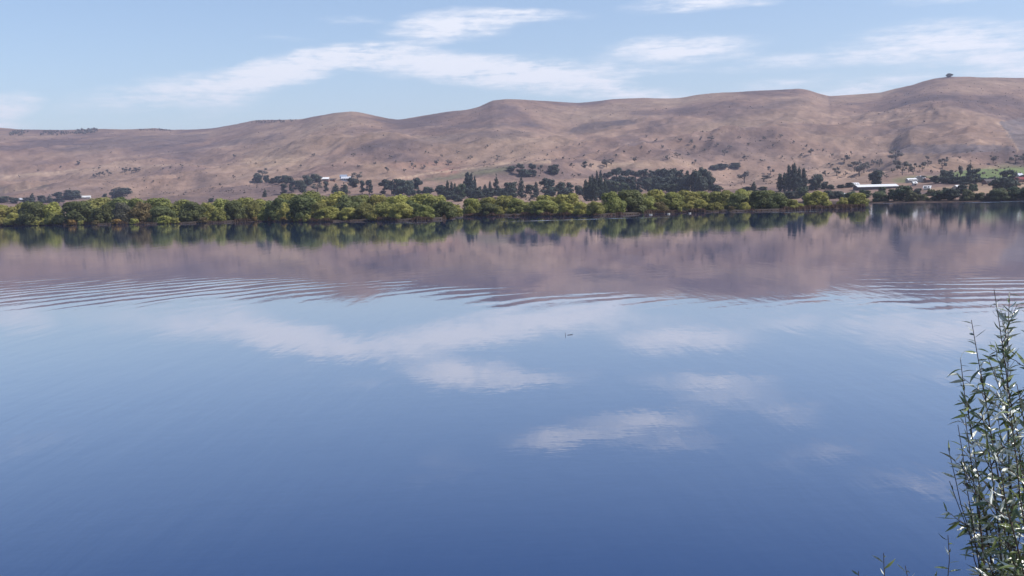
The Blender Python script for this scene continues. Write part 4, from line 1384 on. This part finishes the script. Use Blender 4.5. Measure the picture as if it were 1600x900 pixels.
def boxes(name, bl, mat, parent):
    V, Fq = [], []
    for b_ in bl:
        v, f = box_data(*b_)
        o = len(V)
        V += v
        Fq += [tuple(i + o for i in q) for q in f]
    return link(name, np_mesh(name, V, Fq), parent, mat)


def house(name, label, px, base, length, depth, wall_h, roof_h, rz, wall_m, roof_m, windows=3, door=True, cat='house', chimney=False, open_bays=0):
    x, y, z = locate(px, base)
    o = empty(name, (x, y, z), rz)
    L, Dp = length / 2, depth / 2
    # walls with gable ends
    V = [(-L, -Dp, -1), (L, -Dp, -1), (L, Dp, -1), (-L, Dp, -1), (-L, -Dp, wall_h), (L, -Dp, wall_h), (L, Dp, wall_h), (-L, Dp, wall_h), (-L, 0, wall_h + roof_h), (L, 0, wall_h + roof_h)]
    me = bpy.data.meshes.new('wall')
    me.from_pydata(V, [], [(0, 1, 5, 4), (2, 3, 7, 6), (1, 2, 6, 9, 5), (3, 0, 4, 8, 7), (0, 3, 2, 1)])
    link('wall', me, o, wall_m)
    e, t = 0.45, 0.12
    k = roof_h / Dp
    R = []
    for sgn in (-1, 1):
        y1 = sgn * (Dp + e)
        z1 = wall_h - e * k + 0.02
        R.append([(-L - e, y1, z1), (L + e, y1, z1), (L + e, 0, wall_h + roof_h + 0.02), (-L - e, 0, wall_h + roof_h + 0.02)])
    V, Fq = [], []
    for q in R:
        b0 = len(V)
        V += q + [(a, b_, c + t) for a, b_, c in q]
        Fq += [(b0, b0 + 3, b0 + 2, b0 + 1), (b0 + 4, b0 + 5, b0 + 6, b0 + 7), (b0, b0 + 1, b0 + 5, b0 + 4), (b0 + 1, b0 + 2, b0 + 6, b0 + 5), (b0 + 2, b0 + 3, b0 + 7, b0 + 6), (b0 + 3, b0, b0 + 4, b0 + 7)]
    rf = link('roof', np_mesh('roof', V, Fq), o, roof_m)
    if chimney:
        boxes('chimney', [(L * 0.4, L * 0.4 + 0.6, -0.3, 0.3, wall_h + roof_h * 0.5, wall_h + roof_h + 0.9)], M_WALLB, rf)
    n = windows + (1 if door else 0)
    for i in range(n):
        cx = -L + length * (i + 0.5) / n
        if door and i == n // 2:
            boxes('door', [(cx - 0.5, cx + 0.5, -Dp - 0.05, -Dp + 0.02, 0, 2.05)], M_DOOR, o)
        else:
            w = boxes('window', [(cx - 0.75, cx + 0.75, -Dp - 0.04, -Dp + 0.02, 0.95, 2.0)], M_GLASS, o)
            boxes('frame', [(cx - 0.85, cx - 0.75, -Dp - 0.07, -Dp + 0.02, 0.85, 2.1), (cx + 0.75, cx + 0.85, -Dp - 0.07, -Dp + 0.02, 0.85, 2.1),
                            (cx - 0.75, cx + 0.75, -Dp - 0.07, -Dp + 0.02, 2.0, 2.1), (cx - 0.75, cx + 0.75, -Dp - 0.07, -Dp + 0.02, 0.85, 0.95)], M_WALLW, w)
    for i in range(open_bays):
        cx = -L + length * (i + 0.5) / open_bays
        bw = length / open_bays * 0.38
        boxes('bay_door', [(cx - bw, cx + bw, -Dp - 0.05, -Dp + 0.02, 0, wall_h - 0.35)], M_DARKSIDE, o)
    tag(o, label, cat, 'farm buildings across the lake')
    return o


def m_per_px(px, base):
    x, y, z = locate(px, base)
    return math.hypot(x, y) / FOC


k = m_per_px(1368, 296)
house('farm_shed', 'long low shed with a bright white roof on the right shore', 1368, 295.5, 60 * k, 9, 1.5, 1.3, 0.05, M_DARKSIDE, M_WHITE, 0, False, 'shed', open_bays=6)
house('farm_shed', 'small white roofed shed left of the long white shed', 1336, 292, 9 * k, 4, 1.6, 1.0, 0.1, M_WALLW, M_WHITE, 1, True, 'shed')
house('farmhouse', 'white farmhouse with pale roof above the right shore', 1424, 285.5, 13 * k, 6, 1.5, 1.3, 0.05, M_WALLW, M_WHITE, 3, True, 'house')
house('farmhouse', 'tall white gabled house right of the white farmhouse', 1434, 285, 6 * k, 6, 2.4, 1.6, 1.3, M_WALLW, M_WHITE, 2, False, 'house')
house('farm_shed', 'pale mauve roofed shed at the right end of the white farmhouse', 1440, 284.5, 5 * k, 5, 2.6, 1.4, 0.3, M_WALLW, M_GREYROOF, 1, False, 'shed')
house('farm_shed', 'tiny white shed in the field below the white farmhouse', 1429, 290, 5 * k, 3, 1.5, 0.9, 0.0, M_WALLW, M_WHITE, 0, True, 'shed')
house('farm_shed', 'white tilted roof among bushes below the white farmhouse', 1449, 297, 8 * k, 3.5, 1.2, 1.1, -0.5, M_WALLW, M_WHITE, 1, True, 'shed')
house('boat_house', 'white gabled boathouse among bushes on the right shore', 1496, 299, 7 * k, 4.5, 1.7, 1.4, 0.5, M_WALLW, M_WHITE, 1, True, 'house')
house('boat_house', 'tiny pale hut behind the right island tip', 1321, 308, 3 * k, 2.4, 1.3, 0.7, 0.0, M_WALLW, M_WHITE, 0, True, 'house')
house('farm_shed', 'dark red roofed building at the right edge', 1594, 285, 20 * k, 6, 1.8, 1.4, 0.0, M_WALLB, M_REDROOF, 3, True, 'shed')
house('farmhouse', 'white chimneyed house behind the dark red roof', 1592, 280, 8 * k, 6, 2.4, 1.5, 0.2, M_WALLW, M_GREYROOF, 2, False, 'house', chimney=True)
house('farm_shed', 'low dark roofed building behind the far right pines', 1545, 288, 14 * k, 5, 1.8, 1.2, 0.1, M_WALLB, M_DARKSIDE, 2, True, 'shed')
house('farm_shed', 'low brown roofed shed right of the white farmhouse', 1453, 285, 14 * k, 5, 1.6, 1.2, 0.0, M_WALLB, M_WALLB, 0, False, 'shed', open_bays=3)
house('hillside_shed', 'white roofed shed on the slope left of the blue roofed house', 509, 283, 10 * m_per_px(509, 283), 6, 2.2, 1.6, 0.05, M_WALLB, M_WHITE, 2, True, 'shed')
house('hillside_house', 'blue roofed farmhouse on the slope beside a dark tree', 541, 283, 14 * m_per_px(541, 283), 7, 2.3, 1.9, 0.0, M_BLUEROOF, M_GREYROOF, 3, True, 'house')
house('hillside_house', 'upper blue roofed house just behind the farmhouse', 537, 279.5, 10 * m_per_px(537, 279), 7, 2.4, 1.8, 0.0, M_BLUEROOF, M_BLUEROOF, 2, False, 'house')
house('hillside_shed', 'low brown shed between white shed and blue roofed house', 520, 283, 8 * m_per_px(520, 283), 5, 1.6, 1.0, 0.0, M_WALLB, M_DARKSIDE, 1, True, 'shed')
house('village_house', 'white gable roof among dark trees at far left', 102, 312, 8 * m_per_px(102, 312), 7, 2.2, 2.2, 0.9, M_WALLB, M_WHITE, 2, True, 'house')
house('village_house', 'pale grey roof right of the dark round tree', 119, 311, 9 * m_per_px(119, 311), 7, 2.0, 1.8, 0.25, M_WALLW, M_GREYROOF, 2, True, 'house')
house('village_house', 'long white roof behind the willows at far left', 134, 310.5, 14 * m_per_px(134, 310), 6, 1.4, 1.8, 0.12, M_WALLW, M_WHITE, 4, True, 'house')
house('village_house', 'small pale house between dark trees at far left edge', 34, 315.5, 8 * m_per_px(34, 315), 6, 2.2, 1.4, 0.1, M_WALLW, M_GREYROOF, 2, True, 'house')


# ------------------------------------------------------------------ birds at the bank and a stick in the water
def lathe_blob(rings, seg=10):
    """closed shape from (x centre, y centre, z centre, rx across, rz up) rings along x"""
    V, Fq = [], []
    for (x, z, ry, rz) in rings:
        for k in range(seg):
            a = 2 * math.pi * k / seg
            V.append((x, math.cos(a) * ry, z + math.sin(a) * rz))
    for i in range(len(rings) - 1):
        for k in range(seg):
            Fq.append((i * seg + k, i * seg + (k + 1) % seg, (i + 1) * seg + (k + 1) % seg, (i + 1) * seg + k))
    return V, Fq


M_FEATHER = plain('white_feathers', (0.52, 0.50, 0.46), 0.8, 0.05, 5)
M_DARKFEATHER = plain('dark_feathers', (0.04, 0.04, 0.045), 0.7, 0.1, 5)


def bird(px, py, face, label, sc=1.0):
    x, y = flat(px, py)
    o = empty('waterbird', (x, y, 0.0), face, (sc, sc, sc))
    V, Fq = lathe_blob([(-0.55, 0.16, 0.01, 0.01), (-0.42, 0.14, 0.10, 0.09), (-0.2, 0.12, 0.2, 0.17), (0.1, 0.12, 0.22, 0.18), (0.32, 0.14, 0.15, 0.14), (0.42, 0.17, 0.03, 0.04)])
    link('body', np_mesh('body', V, Fq, True), o, M_FEATHER)
    v, f = tube([(0.34, 0, 0.2), (0.46, 0, 0.34), (0.44, 0, 0.5), (0.5, 0, 0.58), (0.58, 0, 0.57), (0.72, 0, 0.53)], [0.06, 0.045, 0.04, 0.06, 0.05, 0.008], 8)
    link('neck', np_mesh('neck', [tuple(a) for a in v], f, True), o, M_DARKFEATHER)
    V, Fq = lathe_blob([(-0.5, 0.24, 0.02, 0.01), (-0.2, 0.27, 0.14, 0.035), (0.15, 0.26, 0.14, 0.04), (0.28, 0.22, 0.03, 0.02)])
    link('wing', np_mesh('wing', V, Fq, True), o, M_DARKFEATHER)
    tag(o, label, 'bird', 'pale waterbirds by the bank')


bird(1016.5, 336.0, 3.0, 'white waterbird left of the tan bush at the bank', 1.05)
bird(1045, 334.6, 0.1, 'white waterbird with dark neck right of the tan bush', 0.95)
bird(1078, 333.6, 0.2, 'greyish waterbird below the yellow willow at the bank', 0.85)

M_STICK = plain('wet_wood', (0.035, 0.03, 0.03), 0.6, 0.2, 10)
x, y = flat(883, 524)
limbs = [([(0, 0, -0.3), (0.01, 0, 0.05), (0.0, 0, 0.11)], [0.009, 0.008, 0.005]), ([(0.0, 0, -0.05), (0.10, 0.05, 0.004), (0.30, 0.16, 0.012)], [0.012, 0.012, 0.006])]
so = link('stick', limbs_mesh('stick', limbs, 7), None, M_STICK)
so.location = (x, y, 0)
tag(so, 'thin dark stick poking out of the calm water', 'stick')

# ------------------------------------------------------------------ near willow saplings at lower right
M_STEM = plain('willow_stem', (0.075, 0.05, 0.045), 0.6, 0.25, 30)


def leaf_mat(name, col, rough, spec, trans):
    mt, nt, out = new_mat(name)
    oi = node(nt, 'ShaderNodeObjectInfo')
    at = node(nt, 'ShaderNodeAttribute', attribute_name='lv')
    hs = node(nt, 'ShaderNodeHueSaturation')
    hs.inputs['Color'].default_value = (*col, 1)
    rnd = mth(nt, 'FRACT', mth(nt, 'ADD', oi.outputs['Random'], at.outputs['Fac']))
    setin(nt, hs, 'Value', mth(nt, 'ADD', mth(nt, 'MULTIPLY', rnd, 0.8), 0.6))
    hv = mth(nt, 'ADD', mth(nt, 'MULTIPLY', rnd, -0.04), 0.52)
    setin(nt, hs, 'Hue', hv)
    b = node(nt, 'ShaderNodeBsdfPrincipled')
    nt.links.new(hs.outputs[0], b.inputs['Base Color'])
    b.inputs['Roughness'].default_value = rough
    b.inputs['Specular IOR Level'].default_value = spec
    t = node(nt, 'ShaderNodeBsdfTranslucent')
    nt.links.new(hs.outputs[0], t.inputs[0])
    mx = node(nt, 'ShaderNodeMixShader')
    mx.inputs[0].default_value = trans
    nt.links.new(b.outputs[0], mx.inputs[1])
    nt.links.new(t.outputs[0], mx.inputs[2])
    nt.links.new(mx.outputs[0], out.inputs[0])
    return mt


M_LEAFTOP = leaf_mat('willow_leaf_upper', (0.115, 0.155, 0.045), 0.30, 1.0, 0.25)
M_LEAFBOT = leaf_mat('willow_leaf_under', (0.60, 0.62, 0.57), 0.35, 0.9, 0.06)


def leaf_geo(bend, twist, seed):
    """slender willow blade 1 long, folded along its midrib, with a thin underside"""
    n = 6
    w = [0.012, 0.060, 0.084, 0.070, 0.038, 0.004]
    V, Fq, mi = [], [], []
    for side in (0, 1):
        for i in range(n):
            s = i / (n - 1)
            z = -bend * s * s - side * 0.006
            tw = twist * s
            for j, lx in enumerate((-1, 0, 1)):
                yy = lx * w[i]
                zz = z + abs(lx) * w[i] * 0.35
                V.append((s, yy * math.cos(tw) - (zz - z) * math.sin(tw), z + (zz - z) * math.cos(tw) + yy * math.sin(tw)))
    for side in (0, 1):
        o = side * n * 3
        for i in range(n - 1):
            for j in range(2):
                q = (o + i * 3 + j, o + (i + 1) * 3 + j, o + (i + 1) * 3 + j + 1, o + i * 3 + j + 1)
                Fq.append(q[::-1] if side == 0 else q)
                mi.append(side)
    return np.array(V), np.array(Fq), np.array(mi)


LEAVES = [leaf_geo(b_, t_, i) for i, (b_, t_) in enumerate([(0.05, 0.2), (0.18, -0.5), (0.32, 0.7), (-0.1, 0.1), (0.5, -0.3), (0.12, 1.1)])]
LEAF_ME = []
for V, Fq, mi in LEAVES:
    me = np_mesh('leaf', V, Fq, True)
    me.materials.append(M_LEAFTOP)
    me.materials.append(M_LEAFBOT)
    me.polygons.foreach_set('material_index', mi.astype(np.int32))
    LEAF_ME.append(me)


def leaf_frame(tip_dir, rg):
    """rotation with local x along the leaf and local z on its upper side"""
    xa = Vector(tip_dir).normalized()
    up = Vector((rg.gauss(0, 1.1), rg.gauss(-0.25, 1.1), 0.75))
    if rg.random() < 0.3:
        up = -up                       # hangs with its pale underside up
    ya = up.cross(xa)
    if ya.length < 1e-3:
        ya = Vector((0, 1, 0))
    ya.normalize()
    za = xa.cross(ya)
    return Matrix((xa, ya, za)).transposed()


def world_at(px, py, Y):
    d = ray(px, py)
    t = Y / d[1]
    return Vector((d[0] * t, Y, EYE + d[2] * t))


def shoot(base, tip, bow, rg, r0, r1, n=14):
    """gently curved stem from base to tip"""
    base, tip = Vector(base), Vector(tip)
    side = Vector((rg.uniform(-1, 1), rg.uniform(-0.7, 0.7), 0)) * bow
    sway = Vector((rg.uniform(-1, 1), rg.uniform(-1, 1), 0)) * 0.022
    pts, rad = [], []
    for i in range(n + 1):
        s = i / n
        p = base.lerp(tip, s) + (side * math.sin(s * math.pi) + sway * math.sin(s * 2 * math.pi + 0.6) * min(1, s * 4) * (1 - s)) * (base - tip).length
        p += Vector((rg.gauss(0, 1), rg.gauss(0, 1), 0)) * 0.004
        pts.append(p)
        rad.append(r0 + (r1 - r0) * s)
    return pts, rad


def along(pts, s):
    f = s * (len(pts) - 1)
    i = min(int(f), len(pts) - 2)
    return pts[i].lerp(pts[i + 1], f - i), (pts[i + 1] - pts[i]).normalized()


def leafed(pts, s0, s1, step, lmin, lmax, rg, store, prob=1.0):
    L = sum((pts[i + 1] - pts[i]).length for i in range(len(pts) - 1))
    n = max(1, int(L * (s1 - s0) / step))
    a = rg.random() * 6.28
    for i in range(n):
        s = s0 + (s1 - s0) * (i + rg.random() * 0.6) / n
        a += 2.4 + rg.gauss(0, 0.4)
        if rg.random() > prob:
            continue
        p, d = along(pts, min(s, 0.999))
        o1 = d.orthogonal().normalized()
        o2 = d.cross(o1)
        out_ = o1 * math.cos(a) + o2 * math.sin(a)
        open_ = rg.uniform(0.5, 1.5)
        v = d * math.cos(open_) + out_ * math.sin(open_) + Vector((0, 0, -0.15 * rg.random()))
        ln = rg.uniform(lmin, lmax) * (1.1 if s < 0.85 else 0.8)
        store.append((p, v, ln, rg.randrange(len(LEAVES)), leaf_frame(v, rg)))


def sapling(name, label, base_xy, stems, rg, leaf_cap, cat='shrub'):
    """stems: list of (tip px, tip py, depth, r0, start height fraction source)"""
    bx, by = base_xy
    bz = bank_z(bx, by)
    root = empty(name, (bx, by, bz))
    org = Vector((bx, by, bz))
    store = []
    for st in stems:
        tipp = world_at(st['px'], st['py'], st['Y'])
        b0 = Vector(st['base']) if 'base' in st else org + Vector((rg.uniform(-0.18, 0.18), rg.uniform(-0.18, 0.18), -0.05))
        pts, rad = shoot(b0, tipp, st.get('bow', 0.05), rg, st.get('r0', 0.011), 0.0018, 16)
        limbs = [([p - org for p in pts], rad)]
        leafed(pts, st.get('s0', 0.35), 1.0, st.get('step', 0.022), 0.06, 0.105, rg, store, st.get('prob', 0.9))
        for i in range(st.get('twigs', 4)):
            s = rg.uniform(st.get('t0', 0.4), 0.92)
            p, d = along(pts, s)
            a = rg.random() * 6.28
            o1 = d.orthogonal().normalized()
            o2 = d.cross(o1)
            v = d * rg.uniform(0.3, 1) + (o1 * math.cos(a) + o2 * math.sin(a)) * rg.uniform(0.4, 1.1) + Vector((0.1, 0, 0.25))
            ln = rg.uniform(0.14, 0.40) * st.get('tl', 1.0)
            tp, tr = shoot(p, p + v.normalized() * ln, 0.06, rg, 0.0032, 0.0012, 7)
            limbs.append(([q - org for q in tp], tr))
            leafed(tp, 0.12, 1.0, 0.020, 0.055, 0.10, rg, store, st.get('prob', 0.9))
        link('stem', limbs_mesh('stem', limbs, 6), root, M_STEM)
    # the leaves that show largest stand as parts, the rest as one mass
    vis = []
    for k_, (p, v, ln, kind, fr) in enumerate(store):
        qx, qy = project(np.array(p.x), np.array(p.y), np.array(p.z))
        vis.append(0 <= qx <= 1600 and 0 <= qy <= 900)
    order = sorted(range(len(store)), key=lambda i: (not vis[i], -store[i][2] / store[i][0].y))
    parts = set(order[:leaf_cap])
    Vs, Fs, ms, lvs = [], [], [], []
    base_n = 0
    for i, (p, v, ln, kind, fr) in enumerate(store):
        if i in parts:
            lo = link('leaf', LEAF_ME[kind], root)
            mw = fr.to_4x4()
            mw = Matrix.Translation(p - org) @ mw @ Matrix.Diagonal((ln, ln * 1.15, ln, 1))
            lo.matrix_local = mw
        else:
            V, Fq, mi = LEAVES[kind]
            R3 = np.array(fr)
            Vs.append((V * np.array([ln, ln * 1.15, ln])) @ R3.T + np.array(p - org))
            Fs.append(Fq + base_n)
            base_n += len(V)
            ms.append(mi)
            lvs.append(np.full(len(Fq), rg.random()))
    if Vs:
        me = np_mesh('foliage', np.concatenate(Vs), np.concatenate(Fs), True)
        me.materials.append(M_LEAFTOP)
        me.materials.append(M_LEAFBOT)
        me.polygons.foreach_set('material_index', np.concatenate(ms).astype(np.int32))
        face_attr(me, 'lv', np.concatenate(lvs))
        fo = link('foliage', me, root)
        fo['kind'] = 'stuff'
    tag(root, label, cat, 'near willow saplings on the bank')
    return len(store)


rg = random.Random(5)
stems = []
for px, py, Y, s0, step, twigs in [
        (1553, 452, 6.1, 0.50, 0.028, 1), (1577, 456, 6.4, 0.5, 0.028, 1), (1518, 500, 6.0, 0.5, 0.024, 2), (1603, 470, 6.2, 0.45, 0.026, 3),
        (1499, 562, 5.9, 0.5, 0.024, 3), (1545, 560, 6.0, 0.4, 0.024, 5), (1570, 540, 6.3, 0.4, 0.024, 5), (1590, 600, 5.8, 0.35, 0.022, 6),
        (1507, 648, 5.9, 0.45, 0.026, 4), (1535, 640, 5.8, 0.4, 0.022, 6), (1560, 650, 6.1, 0.35, 0.022, 7), (1580, 690, 5.7, 0.3, 0.022, 7),
        (1500, 720, 6.0, 0.4, 0.024, 5), (1525, 740, 5.8, 0.35, 0.022, 6), (1550, 760, 5.7, 0.3, 0.022, 7), (1605, 720, 5.9, 0.3, 0.022, 7),
        (1620, 560, 6.2, 0.35, 0.024, 6), (1640, 500, 6.4, 0.4, 0.024, 5), (1560, 800, 5.7, 0.2, 0.022, 7), (1595, 820, 5.6, 0.2, 0.022, 7), (1528, 845, 5.7, 0.25, 0.024, 6), (1575, 620, 5.6, 0.3, 0.022, 7), (1555, 700, 5.5, 0.3, 0.022, 7), (1660, 620, 6.0, 0.3, 0.024, 6), (1700, 540, 6.3, 0.3, 0.024, 6), (1720, 680, 6.1, 0.3, 0.026, 6)]:
    stems.append(dict(px=px, py=py, Y=Y, s0=s0, step=step * 0.9, twigs=twigs + 1, t0=s0 * 0.9, bow=0.075))
# thin bare whips on the left side
for px, py, Y in [(1497, 664, 5.9), (1481, 700, 6.0), (1483, 752, 5.9)]:
    stems.append(dict(px=px, py=py, Y=Y, s0=0.55, step=0.06, twigs=2, t0=0.6, bow=0.06, prob=0.55, r0=0.007, tl=0.6))
bx, by = 3.05, 6.2
nl = sapling('willow_sapling', 'leafy young willow with glinting narrow leaves at the right edge', (bx, by), stems, rg, 300)
print('near willow leaves', nl)
for px, py, Y, lab in [(1482, 836, 5.6, 'short willow sprig just left of the big young willow'), (1381, 864, 5.6, 'small willow sprig at the bottom edge, leftmost of three'),
                       (1417, 884, 5.6, 'tiny reddish willow sprig at the bottom edge between two others')]:
    tipp = world_at(px, py, Y)
    b0 = (tipp.x + 0.10, Y)
    sapling('willow_sprig', lab, b0, [dict(px=px, py=py, Y=Y, s0=0.45, step=0.03, twigs=2 if px != 1417 else 0, t0=0.6, bow=0.03, r0=0.006, tl=0.5)], rg, 60, 'sprig')
sapling('willow_sprig', 'dark willow tip barely showing at the bottom edge', (world_at(1341, 893, 5.6).x, 5.6), [dict(px=1341, py=893, Y=5.6, s0=0.5, step=0.03, twigs=0, bow=0.02, r0=0.006)], rg, 40, 'sprig')

# ------------------------------------------------------------------ haze
hm, nt, out = new_mat('haze_air')
pv = node(nt, 'ShaderNodeVolumePrincipled')
pv.inputs['Color'].default_value = (0.72, 0.74, 1.0, 1)
pv.inputs['Density'].default_value = HAZE_DENSITY
pv.inputs['Anisotropy'].default_value = 0.2
nt.links.new(pv.outputs[0], out.inputs['Volume'])
V, Fq = box_data(-5600, 5600, -200, 5800, -30, 420)
hz = link('haze', np_mesh('haze', V, Fq), None, hm)
hz['kind'] = 'stuff'
hz['label'] = 'thin bluish air haze over the valley'
